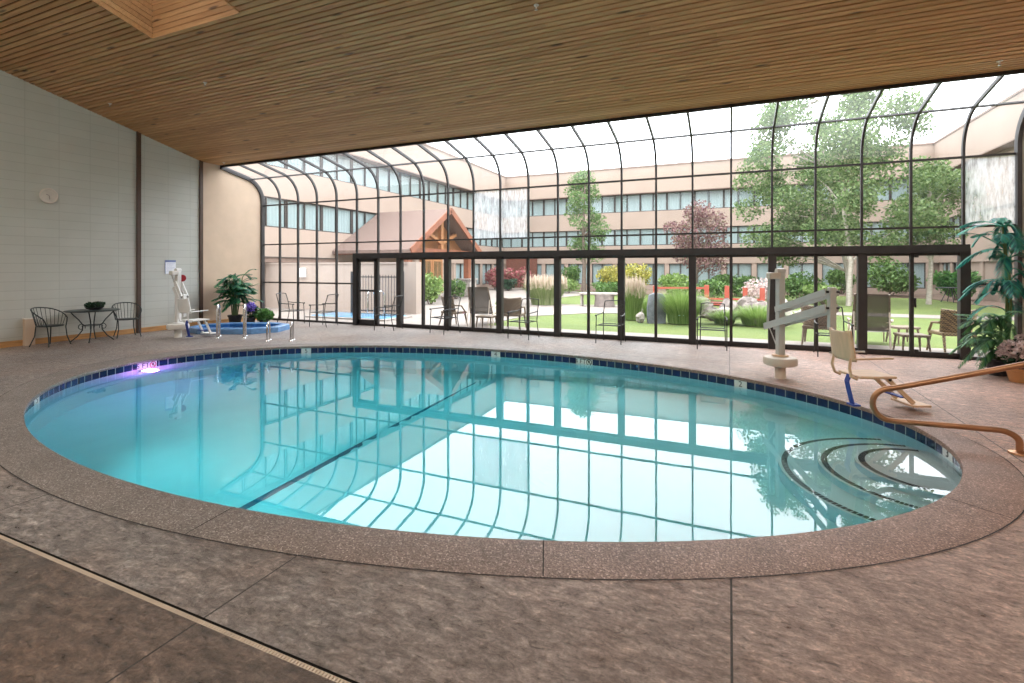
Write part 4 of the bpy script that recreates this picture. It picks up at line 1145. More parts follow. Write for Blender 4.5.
# ---- hotel wings: bands of wall and rows of windows
ROWS = [(.35, 2.05), (3.5, 4.83), (6.2, 7.63)]
def make_window(w, hgt):
    """one curtained window unit, origin at lower left, outward = -Y"""
    f = MB(); d0, d1 = -.03, .06
    f.box(0,d0,0,.05,d1,hgt).box(w-.05,d0,0,w,d1,hgt).box(.05,d0,0,w-.05,d1,.06).box(.05,d0,hgt-.05,w-.05,d1,hgt).box(w*.5-.025,d0,.06,w*.5+.025,d1,hgt-.05)
    return f
def wing(name, label, origin, rz, length, mod, skip=(), parapet=9.64):
    t = thing(name, label, 'building', origin, rz)
    # local: x along the facade, outward = -Y
    MB().box(0,.30,0,length,5.0,parapet-.3).build('core', M['bldg2'], t)
    zs = [(0,.35),(2.05,3.5),(4.83,6.2)]
    for z0, z1 in zs:
        MB().box(0,-.04,z0,length,.30,z1).build('spandrel', M['bldg'], t)
    MB().box(0,-.45,7.63,length,.30,parapet).build('parapet', M['bldg'], t)
    MB().box(0,-.50,parapet,length,.34,parapet+.12).build('coping_cap', M['cap'], t)
    MB().box(0,-.47,7.60,length,.28,7.66).build('soffit_trim', M['cap'], t)
    n = int(length/mod); proto = {}
    for r, (z0, z1) in enumerate(ROWS):
        for i in range(n):
            x = i*mod + .0
            if (r, i) in skip:
                MB().box(x,.10,z0,x+mod,.30,z1).build('wall_infill', M['bldg'], t); continue
            key = r
            w = mod-.34 if r == 0 else mod-.04
            if key not in proto:
                fo = make_window(w, z1-z0).build('window', M['bframe'], t)
                MB().add([(.03,.02,.05),(w-.03,.02,.05),(w-.03,.02,z1-z0-.04),(.03,.02,z1-z0-.04)], [(0,1,2,3)]).build('pane', M['bpane'], fo)
                cb = MB(); m_ = 36; vs = []
                for k in range(m_+1):
                    xx = .04+(w-.08)*k/m_; yy = .075+.007*math.sin(k*1.9)
                    vs += [(xx,yy,.03),(xx,yy,z1-z0-.03)]
                cb.add(vs, [(2*k,2*k+2,2*k+3,2*k+1) for k in range(m_) if not (m_*.42 < k < m_*.46)]).build('curtain', M['curtain'], fo)
                proto[key] = fo
            else:
                fo = copy_tree(proto[key], t)
            fo.location = (x+(.17 if r == 0 else .02), .10, z0)
        if r == 0:
            for i in range(n+1):
                xx = min(max(i*mod, .17), length-.17); MB().box(xx-.17,.0,z0,xx+.17,.30,z1).build('pier', M['bldg'], t)
        else:
            MB().box(0,.20,z0,length,.30,z1).build('backing', M['bframe'], t)
    return t
wing('hotel_wing', 'far three-storey tan hotel wing with window bands, facing the glazing across the courtyard', (-4.62,28.7,0), 0, 31.64, 2.05, skip={(0,0)})
wing('hotel_wing', 'left three-storey tan hotel wing running back behind the brown gabled porch', (-4.3,0.6,0), R(90), 28.4, 2.16, skip={(0,k) for k in range(0,9)}|{(1,0)})
wing('hotel_wing', 'right three-storey tan hotel wing with a blank lower wall, behind the tall teal palm', (26.7,29.0,0), R(-90), 24.3, 2.0, skip={(r,k) for r in range(3) for k in range(2,12)})
t = thing('wall_band', 'narrow dark brown band on the left wing just above the pale garden wall', 'strip', (-4.24,.7,1.95))  # dark band over the garden wall, built as a projecting board
MB().box(0,0,0,.35,6.9,.2).build('fascia', M['cap'], t); MB().box(0,0,.2,.42,6.9,.24).build('top_flashing', M['bframe'], t)
t = thing('entry_recess', 'dark red-brown boarded entrance at the foot of the far wing, left corner', 'entrance', (-2.4,28.60,0))
MB().box(-1.55,-.10,0,1.35,.0,2.75).build('boarded_front', M['redwall'], t); MB().box(-1.7,-.16,2.65,1.5,-.0,2.85).build('lintel_board', M['cap'], t)

# ---- gabled porch
t = thing('gabled_porch', 'brown shingled porch with an orange timber gable attached to the left hotel wing', 'porch', (0,0,0))
yn, yf, ym, xg, xw = 8.0, 14.6, 11.3, -.05, -4.24
ze, za = 2.62, 4.72
def roofslab(ya, za_, yb, zb_, nm):
    th = .16; vs = []
    for x in (xw, xg+.55):
        vs += [(x,ya,za_),(x,yb,zb_),(x,yb,zb_+th),(x,ya,za_+th)]
    MB().add(vs, [(0,1,2,3),(7,6,5,4),(0,4,5,1),(1,5,6,2),(2,6,7,3),(3,7,4,0)]).build(nm, M['shingle'], t)
roofslab(yn-.35, ze-.2, ym, za, 'roof_slope'); roofslab(yf+.35, ze-.2, ym, za, 'roof_slope')
for ya in (yn-.35, yf+.35):
    MB().bar((xg+.58,ya,ze-.12),(xg+.58,ym,za+.08),.08,.30,(0,0,1)).build('bargeboard', M['timberD'], t)
MB().add([(xg-.5,yn,ze),(xg-.5,yf,ze),(xg-.5,ym,za-.05),(xg-.62,yn,ze),(xg-.62,yf,ze),(xg-.62,ym,za-.05)], [(0,1,2),(5,4,3),(0,3,4,1),(1,4,5,2),(2,5,3,0)]).build('gable_panel', M['timber'], t)
MB().box(xg-.2,yn-.1,ze-.22,xg+.1,yf+.1,ze+.08).build('tie_beam', M['timberD'], t)
MB().box(xg-.14,ym-.12,ze+.08,xg+.06,ym+.12,za-.1).build('king_post', M['timber'], t)
for s in (-1, 1): MB().bar((xg-.04,ym,ze+.4),(xg-.04,ym+s*1.5,ze+.95),.16,.2,(1,0,0)).build('strut', M['timber'], t)
for y in (yn+.25, yf-.35):
    c = MB().box(xg-.2,y-.17,1.0,xg+.12,y+.17,ze-.2).build('column', M['timberD'], t)
    MB().box(xg-.42,y-.42,0,xg+.36,y+.42,1.0).box(xg-.48,y-.48,.98,xg+.42,y+.48,1.08).build('stone_base', M['stonew'], t, bevel=.02)
MB().box(xw,yn-.2,ze-.25,xg,yn-.05,ze+.02).build('eave_beam', M['timberD'], t)
for (y0, y1) in ((15.4,16.7),(16.75,18.05)):
    d = MB().box(-4.24,y0,0,-4.12,y1,2.35).build('entrance_door', M['timber'], t)
    MB().box(-4.12,y0+.18,.3,-4.105,y0+.60,2.15).box(-4.12,y0+.70,.3,-4.105,y1-.18,2.15).build('door_glass', M['bpane'], d)

# ---- garden wall, box on it, steel fence, outdoor pool
t = thing('garden_wall', 'pale pink rendered garden wall with an end pier behind the outdoor pool', 'wall', (0,3.75,0))
MB().box(-4.2,-.1,-.05,3.22,.1,1.86).build('panel', M['wallpale'], t); MB().box(3.22,-.17,-.05,3.60,.17,1.92).build('pier', M['wallpale'], t, bevel=.01)
MB().box(-4.2,-.14,1.86,3.22,.14,1.92).build('coping', M['wallpale'], t)
t = thing('wall_panel_box', 'white electrical box mounted on the pale garden wall', 'electrical box', (-2.12,3.645,1.32))
MB().box(0,-.12,0,.26,0,.38).build('box', M['white'], t, bevel=.01); MB().box(.02,-.127,.02,.24,-.12,.36).build('lid', M['white'], t)
def fence_run(name, label, a, b_, h, group=None, tall=()):
    a = Vector(a); b_ = Vector(b_); d = b_-a; Lg = d.length
    t = thing(name, label, 'fence', a, math.atan2(d.y, d.x), group)
    MB().box(0,-.016,h-.10,Lg,.016,h-.06).box(0,-.016,.12,Lg,.016,.16).build('rail', M['tubepost'], t)
    n = int(Lg/.11)
    for i in range(1, n): MB().box(i*Lg/n-.008,-.008,.08,i*Lg/n+.008,.008,h).build('picket', M['tubepost'], t)
    for x in (0, Lg): MB().box(x-.035,-.035,-.02,x+.035,.035,h+.12).build('post', M['tubepost'], t)
    return t
fence_run('pool_fence', 'black steel picket fence between the outdoor pool and the pale pier', (1.35,2.72,0), (3.35,3.12,0), 1.45)
t = thing('outdoor_pool', 'small pale blue outdoor pool just beyond the glazing by the steel fence', 'pool', (0,0,0))
MB().box(.75,1.05,-.02,4.15,2.55,.05).build('rim', M['stonew'], t, bevel=.01)
MB().box(.9,1.2,.045,4.0,2.4,.075).build('basin', M['poolblue'], t); MB().add([(.9,1.2,.085),(4.0,1.2,.085),(4.0,2.4,.085),(.9,2.4,.085)], [(0,1,2,3)]).build('water', M['spawater'], t)
for i, x in enumerate((2.55, 3.0)):
    pts = [(0,0,.052),(0,0,.75)]+[(0,-.18+.18*math.cos(PI*k/8), .75+.14*math.sin(PI*k/8)) for k in range(1,9)]+[(0,-.36,.12)]
    tt = thing('pool_ladder_rail', ('pale curved ladder rail of the outdoor pool seen through the door, left one','pale curved ladder rail of the outdoor pool seen through the door, right one')[i], 'handrail', (x,2.5,0), 0, 'outdoor pool ladder rails')
    MB().tube(pts, .022, 8).build('tube', M['chrome'], tt, smooth=True)

# ---- courtyard furniture
def lounger(label, loc, rz):
    """sling chaise with its back raised; faces +Y (back toward -Y)"""
    t = thing('sun_lounger', label, 'lounger', loc, rz, 'brown sling loungers on the patio')
    for s in (-1, 1):
        MB().bar((.33*s,-.05,.36),(.33*s,1.35,.33),.03,.045).build('side_rail', M['beige'], t)
        MB().bar((.33*s,-.02,.36),(.29*s,-.42,1.16),.03,.04,(0,1,0)).build('back_rail', M['wickerD'], t)
        MB().tube([(.33*s,.02,.36),(.35*s,.0,.0)], .018, 8).build('leg', M['beige'], t); MB().tube([(.33*s,1.15,.33),(.35*s,1.22,.0)], .018, 8).build('leg', M['beige'], t)
        MB().tube([(.36*s,-.12,.58),(.39*s,.1,.60),(.38*s,.32,.58),(.35*s,.38,.36)], .018, 8).build('armrest', M['beige'], t, smooth=True)
        MB().tube([(.30*s,-.26,.78),(.31*s,-.50,.02)], .012, 6).build('prop', M['beige'], t)
    vs = []
    for j in range(9):
        q = j/8
        for k in range(7):
            u = -1+2*k/6; vs.append((u*(.32-.03*q), -.0-.41*q-.035*(1-u*u), .36+.80*q))
    o = MB().add(vs, [(j*7+k, j*7+k+1, (j+1)*7+k+1, (j+1)*7+k) for j in range(8) for k in range(6)]).build('back_sling', M['meshB'], t)
    vs = []
    for j in range(9):
        q = j/8
        for k in range(7):
            u = -1+2*k/6; vs.append((u*.32, 1.34*q, .36-.03*q-.03*(1-u*u)))
    MB().add(vs, [(j*7+k, j*7+k+1, (j+1)*7+k+1, (j+1)*7+k) for j in range(8) for k in range(6)]).build('seat_sling', M['meshB'], t)
    for z, y, w in ((.42,-.03,.66),(.56,-.10,.64)): MB().bar((-w/2,y,z),(w/2,y,z),.02,.02).build('cross_bar', M['beige'], t)
    return t
lg = lounger('brown sling lounger with raised back on the patio in front of the stone porch column', (7.55,1.15,0), R(12))
dup(lg, (16.95,.95,0), R(-8), 'brown sling lounger with raised back just outside the right sliding door')
def wicker_chair(label, loc, rz, mat, group):
    """woven armless club chair on splayed tapering legs; faces +Y"""
    t = thing('wicker_chair', label, 'chair', loc, rz, group)
    vs = []; nj, nk = 9, 11
    for j in range(nj):
        q = j/(nj-1)
        for k in range(nk):
            u = -1+2*k/(nk-1)
            vs.append((u*(.27+.05*q), -.24-.12*q+.13*u*u*(1-.2*q), .40+.46*q+.03*abs(u)*q))
    o = MB().add(vs, [(j*nk+k, j*nk+k+1, (j+1)*nk+k+1, (j+1)*nk+k) for j in range(nj-1) for k in range(nk-1)]).build('backrest', mat, t, smooth=True)
    s_ = o.modifiers.new('thick','SOLIDIFY'); s_.thickness = .035
    MB().box(-.29,-.26,.36,.29,.28,.43).build('seat', mat, t, bevel=.02)
    for s in (-1, 1):
        MB().tube([(.25*s,.23,.37),(.28*s,.30,.0)], [.03,.018], 8).build('leg', mat, t, smooth=True)
        MB().tube([(.25*s,-.22,.37),(.28*s,-.33,.0)], [.03,.018], 8).build('leg', mat, t, smooth=True)
        MB().tube([(.30*s,-.18,.62),(.31*s,.06,.60),(.28*s,.22,.42)], .024, 8).build('armrest', mat, t, smooth=True)
    return t
wc = wicker_chair('dark wicker chair on the patio left of the brown lounger by the porch', (6.72,.95,0), R(-25), M['wickerD'], 'wicker chairs on the patio')
for (x, y, rz, lab) in ((8.62,1.02,R(5),'brown wicker chair on the patio right of the lounger by the porch'),(16.0,1.02,R(-12),'dark wicker chair on the patio seen through the arms of the pool lift')):
    dup(wc, (x,y,0), rz, lab)
wicker_chair('golden open-weave wicker chair on the patio near the right end of the glazing', (18.28,.82,0), R(10), M['wicker'], 'wicker chairs on the patio')
def ottoman(label, loc, rz):
    t = thing('wicker_table', label, 'side table', loc, rz, 'low wicker side tables')
    MB().box(-.24,-.2,.34,.24,.2,.39).build('tabletop', M['wickerD'], t, bevel=.01)
    for sx in (-1,1):
        for sy in (-1,1): MB().tube([(.2*sx,.16*sy,.35),(.235*sx,.2*sy,0)], [.025,.015], 8).build('leg', M['wickerD'], t, smooth=True)
    return t
ot = ottoman('low wicker side table nearest the glass, right of the lounger at the sliding door', (17.52,.42,0), R(8))
dup(ot, (17.78,1.95,0), R(20), 'low wicker side table on the lawn edge, left of the golden wicker chair')
dup(ot, (8.06,.45,0), 0, 'low wicker side table between the lounger and the wicker chair by the porch')
t = thing('fire_table', 'long grey stone bench table on the paved circle left of the yellow shrubs', 'table', (8.95,10.1,0), R(6))
MB().box(-.95,-.32,.52,.85,.32,.60).build('slab', M['stonew'], t, bevel=.02); MB().lathe([(.01,0),(.46,0),(.42,.3),(.44,.52),(.01,.52)], (.15,0,0), 20).build('drum_base', M['rockA'], t, smooth=True)
for x in (-.85,): MB().box(x-.03,-.25,0,x+.03,.25,.52).build('leg', M['stonew'], t)
t = thing('garden_table', 'small dark round garden table on the path before the right hotel wing', 'table', (24.3,19.6,0))
MB().lathe([(.01,.70),(.55,.70),(.55,.73),(.01,.73)], seg=24).build('tabletop', M['tubepost'], t)
for k in range(4): MB().tube([(.1*math.cos(k*PI/2),.1*math.sin(k*PI/2),.7),(.38*math.cos(k*PI/2),.38*math.sin(k*PI/2),0)], .02, 6).build('leg', M['tubepost'], t)

# ---- red footbridge railing
pos = [(11.0,12.4),(13.25,12.65),(14.1,12.85),(14.85,12.8),(15.55,13.0)]
t = thing('footbridge', 'red painted footbridge railing with square posts among the rocks', 'footbridge', (0,0,0))
for i, (x, y) in enumerate(pos): MB().box(x-.10,y-.10,-.05,x+.10,y+.10,.86+.06*math.sin(i*1.3)).build('post', M['redpaint'], t, bevel=.01)
MB().bar((10.9,12.4,.76),(13.25,12.65,.78),.10,.09).build('rail', M['redpaint'], t); 
for a, b_ in zip(pos[1:], pos[2:]): MB().bar((a[0],a[1],.30),(b_[0],b_[1],.28),.07,.08).build('rail', M['redpaint'], t)
MB().box(12.9,12.5,.02,15.7,13.3,.12).build('deck', M['redpaint'], t)

# ---- rocks
def rock(name, label, loc, rx, ry, rz_, mat, seed, group=None):
    g = random.Random(seed); mb = MB().ball((0,0,rz_*.8), rx, ry, rz_, 11, 7, .16, g)
    o = mb.build(name, mat, None, smooth=False); o.location = loc; o.rotation_euler = (0,0,g.uniform(0,6)); return tag(o, label, 'rock', group)
mb = MB(); 
pr = [(-.33,0),(.36,0),(.38,.5),(.35,.95),(.22,1.08),(-.05,1.12),(-.27,1.04),(-.34,.6)]
mb.add([(x,-.13,z) for x, z in pr]+[(x*.94,.14,z*.98) for x, z in pr], [tuple(range(8)), tuple(range(8,16))[::-1]]+[(i,8+i,8+(i+1) % 8,(i+1) % 8) for i in range(8)])
o = mb.build('standing_stone', M['slate'], bevel=.03); o.location = (12.08,4.25,-.05); o.rotation_euler = (0,0,R(22)); o.scale = (.80,.9,.88); tag(o, 'tall blue-grey slate standing stone on the lawn beside a bright green grass clump', 'standing stone')
rk = [((11.62,4.15,0),.15,.14,.17,'small boulder at the left foot of the slate standing stone'),
 ((13.75,5.75,0),.30,.24,.22,'boulder in the rock garden just right of the bright green grass clump'),((13.45,6.75,0),.34,.28,.30,'boulder under the left red bridge post'),((14.05,6.45,0),.30,.25,.22,'low boulder in front of the second red bridge post'),
 ((14.15,7.35,0),.36,.30,.34,'upper boulder of the rock garden under the second red post'),((14.85,6.75,0),.34,.26,.30,'boulder half hidden by green blades left of the beige lift'),
 ((15.75,5.6,0),.30,.25,.26,'grey boulder just left of the beige lift mast'),((15.2,7.5,0),.36,.30,.30,'upper boulder under the third red post'),((12.9,7.0,0),.34,.3,.28,'boulder behind the bright green grass clump'),((16.4,6.3,0),.30,.26,.24,'boulder seen through the lower lift arm'),
 ((13.2,8.1,0),.40,.32,.36,'broad flat boulder farther back below the purple-leaved tree'),((14.8,8.5,0),.40,.32,.36,'boulder farther back below the middle red post'),((15.9,8.3,0),.36,.3,.32,'boulder farther back below the last red post')]
for i, (l, a, b_, c_, lab) in enumerate(rk): rock('boulder', lab, l, a, b_, c_, M['rockA'] if i % 3 else M['stonew'], 50+i, 'rock garden boulders')

# ---- shrubs, grasses, trees
def shrub(name, label, cat, loc, blobs, n, size, mat, seed, group=None, stems=4, flat=0):
    t = thing(name, label, cat, loc, 0, group)
    V, F = leaf_cloud(blobs, n, size, seed, flat=flat); np_mesh('foliage', V, F, mat, t)
    mb = MB()
    for k in range(stems):
        b_ = blobs[k % len(blobs)]; mb.tube([(b_[0]*.15,b_[1]*.15,-.05),(b_[0]*.6,b_[1]*.6,b_[2]*.6),(b_[0],b_[1],b_[2])], [.03,.022,.01], 6)
    mb.build('stem', M['bark'], t); return t
def blobs_for(r, h, n, seed, base=.1):
    g = random.Random(seed); out = [(0,0,h*.55,r*.75,r*.75,h*.48)]
    for k in range(n):
        a = g.uniform(0,2*PI); q = r*g.uniform(.35,.65); out.append((q*math.cos(a), q*math.sin(a), g.uniform(.30,.78)*h, r*.48, r*.48, h*.26))
    return out
M['lime'] = leafmat('lime_leaves', [(.12,.21,.05),(.20,.30,.08),(.30,.40,.14)])
M['yellow'] = leafmat('yellow_leaves', [(.24,.26,.05),(.42,.38,.07),(.55,.48,.14)])
M['pinkS'] = leafmat('rose_red_leaves', [(.22,.05,.06),(.40,.10,.12),(.50,.20,.20),(.10,.16,.06)])
M['green2'] = leafmat('garden_green_leaves', [(.04,.095,.02),(.09,.18,.04),(.165,.28,.075)])
M['aspen'] = leafmat('aspen_leaves', [(.055,.105,.03),(.105,.18,.055),(.17,.255,.09),(.26,.33,.15)], .45)
M['maple'] = leafmat('young_tree_leaves', [(.06,.12,.035),(.11,.20,.055),(.19,.28,.10)], .4)
M['plum'] = leafmat('plum_leaves', [(.09,.035,.045),(.19,.085,.09),(.30,.16,.15),(.16,.15,.08)], .3)
M['pamp'] = leafmat('pampas_blades', [(.16,.24,.07),(.26,.33,.13),(.38,.40,.22)], .35)
M['plume'] = leafmat('buff_plumes', [(.46,.36,.28),(.58,.48,.38)], .35)
M['bright'] = leafmat('bright_grass_blades', [(.10,.19,.035),(.18,.28,.06),(.30,.40,.13)], .35)
shrub('shrub', 'light green leafy shrub by the pale pier of the garden wall', 'shrub', (1.3,8.1,0), blobs_for(.60,1.45,7,1), 1500, .15, M['lime'], 1)
shrub('shrub', 'round dark green bush left of the stone porch column base', 'shrub', (.3,12.2,0), blobs_for(.55,1.1,6,2), 1300, .12, M['green2'], 2)
for i, (x, y, lab) in enumerate(((-3.0,24.3,'rose red shrub beside the timber porch column'),(-2.1,23.4,'rose red shrub right of the timber porch column, left of two by the far wing'),(-.7,24.6,'rose red shrub next to the dark red entrance of the far wing'))):
    shrub('shrub', lab, 'shrub', (x,y,0), blobs_for(.95,1.75,7,10+i), 1500, .18, M['pinkS'], 10+i, 'rose red shrubs')
shrub('shrub', 'small dark green shrub under the rose red shrubs', 'shrub', (-.9,22.3,0), blobs_for(.8,.9,6,17), 1000, .15, M['leafDk'], 17)
shrub('shrub', 'low light green plant on the grass edge in front of the brown lounger', 'shrub', (6.9,4.5,0), blobs_for(.5,.62,6,18), 900, .11, M['lime'], 18)
shrub('shrub', 'lime green low shrub at the foot of the thin young tree', 'shrub', (4.2,20.9,0), blobs_for(.85,.95,6,19), 1300, .15, M['lime'], 19)
shrub('shrub', 'mid green shrub left of the thin young tree trunk', 'shrub', (3.2,24.0,0), blobs_for(1.0,1.9,7,20), 1500, .18, M['green2'], 20)
shrub('shrub', 'dark green shrub between the young tree and the yellow shrubs', 'shrub', (6.2,25.0,0), blobs_for(1.1,1.35,7,21), 1400, .18, M['leafDk'], 21)
shrub('shrub', 'yellow leaved shrub left of the door post, behind the bench table', 'shrub', (6.9,22.4,0), blobs_for(1.15,1.9,8,22), 2200, .17, M['yellow'], 22, 'yellow shrubs')
shrub('shrub', 'yellow leaved shrub behind the dark green feather grass', 'shrub', (8.6,20.6,0), blobs_for(1.15,2.0,8,23), 2200, .17, M['yellow'], 23, 'yellow shrubs')
shrub('shrub', 'green ground shrub in front of the yellow shrub behind the bench table', 'shrub', (7.2,19.6,0), blobs_for(1.2,.8,6,24), 1500, .15, M['green2'], 24)
shrub('shrub', 'bright green bush below the purple-leaved tree', 'shrub', (11.3,18.3,0), blobs_for(1.0,1.4,7,25), 1800, .18, M['bright'], 25)
shrub('shrub', 'broad green shrub under the far windows right of the purple tree', 'shrub', (14.6,22.0,0), blobs_for(1.4,1.3,8,26), 1900, .18, M['green2'], 26)
shrub('shrub', 'green shrub behind the red bridge posts', 'shrub', (13.4,15.5,0), blobs_for(.9,1.1,7,27), 1400, .14, M['green2'], 27)
shrub('shrub', 'pale mauve flowering shrub behind the middle red post', 'shrub', (15.5,15.0,0), blobs_for(1.0,1.2,7,28), 1500, .13, M['pinkF'], 28)
shrub('shrub', 'green shrub between the lift mast and the aspens', 'shrub', (17.6,17.0,0), blobs_for(1.1,1.5,7,29), 1600, .17, M['green2'], 29)
shrub('shrub', 'lime green shrub seen above the upper lift arm', 'shrub', (18.3,15.6,0), blobs_for(.8,.9,6,30), 1100, .14, M['lime'], 30)
shrub('shrub', 'dense green shrub under the white-curtained windows right of the aspens', 'shrub', (23.2,25.2,0), blobs_for(1.6,2.2,9,31), 2600, .2, M['green2'], 31)
shrub('shrub', 'spreading dark green shrub by the small round garden table', 'shrub', (25.2,21.9,0), blobs_for(1.1,1.6,9,32), 2400, .19, M['leafG'], 32)
shrub('shrub', 'green shrub left of the small aspen trunks', 'shrub', (20.9,26.4,0), blobs_for(1.0,1.6,7,33), 1600, .19, M['green2'], 33)
def grass_clump(label, loc, r, hgt, n, mat, seed, plumes=0, lean=.35, wid=.022):
    t = thing('grass_clump', label, 'ornamental grass', loc, 0, 'ornamental grasses in the courtyard')
    g = np.random.default_rng(seed); a = g.random(n)*2*PI; q = r*np.sqrt(g.random(n))*.55
    V, F = blades(np.stack([q*np.cos(a), q*np.sin(a), np.zeros(n)],1), hgt, wid, lean, seed); np_mesh('blades', V, F, mat, t)
    if plumes:
        a = g.random(plumes)*2*PI; q = r*np.sqrt(g.random(plumes))*.8
        V, F = blades(np.stack([q*np.cos(a), q*np.sin(a), hgt*.55+.25*hgt*g.random(plumes)],1), hgt*.42, wid*2.6, lean*.3, seed+1); np_mesh('plumes', V, F, M['plume'], t)
    return t
grass_clump('pale pampas grass with buff plumes behind the inside chair, left of the young tree', (6.3,10.2,0), 1.25, 1.25, 2300, M['pamp'], 61, 620, .5, .032)
grass_clump('dark green feather grass with buff plumes left of the slate standing stone', (11.25,4.9,0), .5, 1.28, 1300, M['bright'], 63, 330, .22, .022)
grass_clump('bright green arching grass clump right of the slate standing stone', (12.85,4.35,0), .75, 1.12, 2000, M['bright'], 64, 0, .55, .024)
grass_clump('low bright grass in front of the rock garden, nearest the lift mast', (15.0,4.7,0), .8, .62, 1700, M['bright'], 65, 0, .5, .024)
grass_clump('low bright grass in the rock garden below the second red post', (14.05,4.75,0), .5, .45, 900, M['bright'], 66, 0, .45, .022)
grass_clump('green blades between the slate stone and the red railing', (11.65,6.2,0), .5, .8, 700, M['bright'], 67, 0, .35, .022)

def tree(name, label, loc, trunks, blobs, n, size, leaf, bark, seed, shell=.25, sparse=0):
    t = thing(name, label, 'tree', loc)
    mb = MB(); g = random.Random(seed)
    for pts, r0 in trunks:
        m = len(pts); mb.tube(pts, [r0*(1-.8*i/(m-1)) for i in range(m)], 9)
        for b_ in blobs:
            if g.random() < .6:
                k = min(range(m), key=lambda i: abs(pts[i][2]-(b_[2]-.8))); p = pts[k]
                mid = tuple((p[i]+b_[i])/2 + (.15 if i == 2 else 0) for i in range(3))
                mb.tube([p, mid, (b_[0],b_[1],b_[2])], [r0*.35,r0*.2,r0*.06], 6)
    mb.build('trunk', bark, t, smooth=True)
    V, F = leaf_cloud(blobs, n, size, seed, aspect=.75, shell=shell); np_mesh('crown', V, F, leaf, t)
    return t
def crown(cx, cy, z0, z1, rad, k, seed, br=.8):
    g = random.Random(seed); out = []
    for i in range(k):
        q = (i+.5)/k; z = z0+(z1-z0)*q; w = rad*math.sin(PI*(.12+.80*q))**.8; a = g.uniform(0,2*PI); d = w*math.sqrt(g.uniform(0.05,1))
        s = br*g.uniform(.7,1.25); out.append((cx+d*math.cos(a), cy+d*math.sin(a), z, s, s, s*.75))
    return out
tree('young_tree', 'thin young green tree with a dark trunk in front of the far wing', (4.75,22.5,0), [([(0,0,-.1),(.05,0,1.8),(-.05,.05,4),(.05,0,6.4),(.1,0,8.0)], .17)],
     crown(0,0,2.4,8.4,1.5,26,71,.75), 7000, .14, M['maple'], M['bark'], 71)
tree('plum_tree', 'small purple-leaved tree in front of the far wing', (12.2,21.8,0), [([(0,0,-.1),(.05,0,1.3),(.4,.1,2.6),(.9,0,4.2)], .17),([(0,0,.9),(-.5,0,2.3),(-1.0,.1,3.8)], .10)],
     crown(.3,0,1.9,5.4,2.0,26,72,.8), 6200, .14, M['plum'], M['bark'], 72)
tree('aspen_tree', 'tall pale-trunked aspen, left of the pair right of the pool lift', (17.6,18.6,0), [([(2.3,0,-.1),(2.2,0,1.5),(1.7,0,4),(1.2,0,7),(.9,0,10.5)], .15)],
     crown(-.1,0,2.3,10.8,2.9,46,73,.95), 19000, .155, M['aspen'], M['birch'], 73)
tree('aspen_tree', 'tall pale-trunked aspen, right of the pair, behind the sliding door post', (19.5,15.2,0), [([(-.3,0,-.1),(-.2,0,2),(-.5,0,4.5),(-.3,0,7.5),(-.2,.2,9.6)], .12)],
     crown(.3,0,2.4,9.9,2.5,42,74,.85), 16500, .14, M['aspen'], M['birch'], 74)
tree('aspen_tree', 'small aspen with drooping branches near the right hotel wing', (22.9,17.8,0), [([(0,0,-.1),(.1,0,2),(0,0,4.5),(.1,0,6.3)], .12)],
     crown(.2,0,3.0,6.6,1.9,22,75,.75), 6500, .145, M['aspen'], M['birch'], 75)

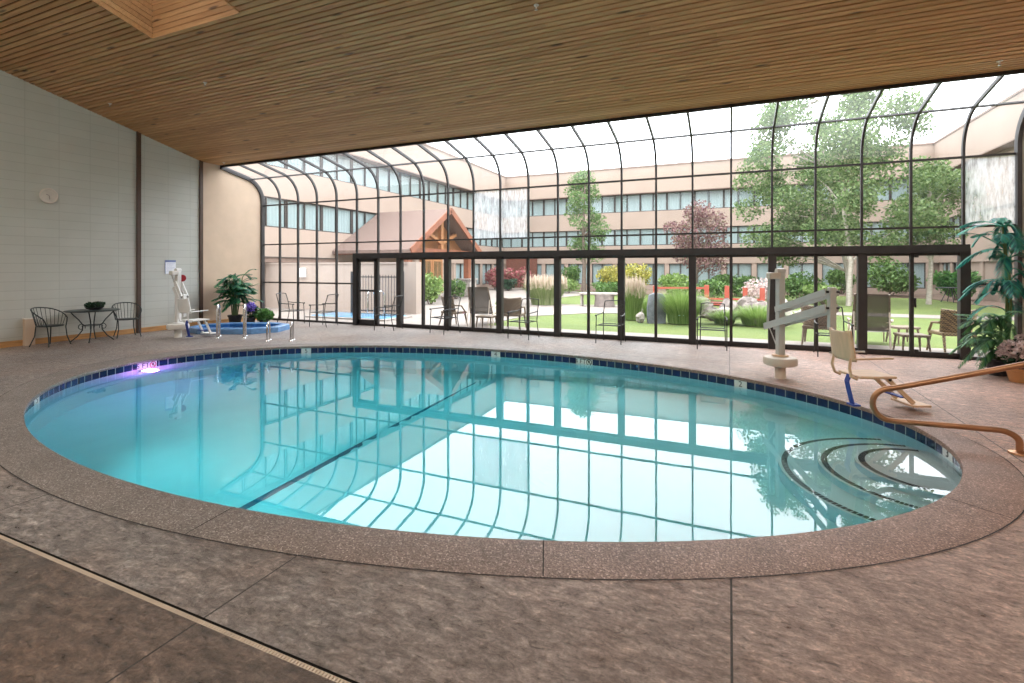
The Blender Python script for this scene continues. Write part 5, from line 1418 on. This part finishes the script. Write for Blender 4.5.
# ------------------------------------------------------------------ lights, sky, camera
M['glow'] = emit('added_lamp_diffuser', (1.0,.86,.68), 6)
def lamp(x, y, power, label, size=1.2):
    z = ceil_z(y)-.12
    t = thing('added_ceiling_lamp', label, 'ceiling lamp', (x,y,z), 0, 'added ceiling lamps at the back of the room')
    MB().lathe([(.01,.10),(.30,.10),(.34,.02),(.32,0),(.30,.02),(.01,.04)], seg=28).build('housing', M['dgrey'], t, smooth=True)
    MB().lathe([(.01,.012),(.30,.014)], seg=28, cap=False).build('diffuser', M['glow'], t)
    li = bpy.data.lights.new('ceiling_fill_light', 'AREA'); li.shape = 'DISK'; li.size = size; li.energy = power; li.color = (1.0,.92,.82)
    lo = bpy.data.objects.new('ceiling_fill_light', li); COL.objects.link(lo); lo.location = (x,y,z-.05)
LP = [(3.0,-12.6),(8.0,-13.6),(13.0,-14.2),(17.0,-13.6)]  # unseen ceiling lamps, added to raise the light level of the room
for i, (x, y) in enumerate(LP):
    lamp(x, y, 210, ('added round ceiling lamp over the back left corner of the room','added round ceiling lamp over the back deck, left of centre','added round ceiling lamp over the back deck behind the camera','added round ceiling lamp over the back right corner')[i])

w = bpy.data.worlds.new('World'); sc.world = w; w.use_nodes = True
nt = w.node_tree; nt.nodes.clear()
out = nt.nodes.new('ShaderNodeOutputWorld'); bg = nt.nodes.new('ShaderNodeBackground')
tc = N(nt, 'TexCoord'); sx = N(nt, 'SeparateXYZ'); L(nt, tc.outputs['Generated'], sx.inputs[0])
grad = ramp(nt, sx.outputs[2], [(0.0,(.42,.43,.45)),(.06,(.62,.63,.65)),(.5,(.9,.92,.95)),(1.0,(1,1,1))])
n_ = N(nt, 'TexNoise', Scale=2.5, Detail=5.0); L(nt, tc.outputs['Generated'], n_.inputs['Vector'])
cl = ramp(nt, n_.outputs[0], [(.3,(.85,.87,.91)),(.65,(1,1,1))])
L(nt, mixc(nt, 1.0, grad.outputs[0], cl.outputs[0], 'MULTIPLY'), bg.inputs[0])
bg.inputs[1].default_value = 7.0
L(nt, bg.outputs[0], out.inputs[0])

cam = bpy.data.cameras.new('Camera'); co = bpy.data.objects.new('Camera', cam); COL.objects.link(co)
co.location = CAM; co.rotation_euler = (R(90), 0, R(23.54))
cam.sensor_width = 36; cam.sensor_fit = 'HORIZONTAL'; cam.lens = 498/1024*36
cam.shift_y = -(341.5-268)/1024
cam.clip_start = .05; cam.clip_end = 300
sc.camera = co
vs_ = sc.view_settings; sc.display_settings.display_device = 'sRGB'
vs_.view_transform = 'Standard'; vs_.look = 'None'; vs_.gamma = 1; vs_.use_curve_mapping = False; vs_.exposure = 0.12
sc.cycles.use_denoising = True
sc.cycles.max_bounces = 12; sc.cycles.transparent_max_bounces = 24; sc.cycles.diffuse_bounces = 5; sc.cycles.glossy_bounces = 4; sc.cycles.transmission_bounces = 8
sc.cycles.sample_clamp_indirect = 8
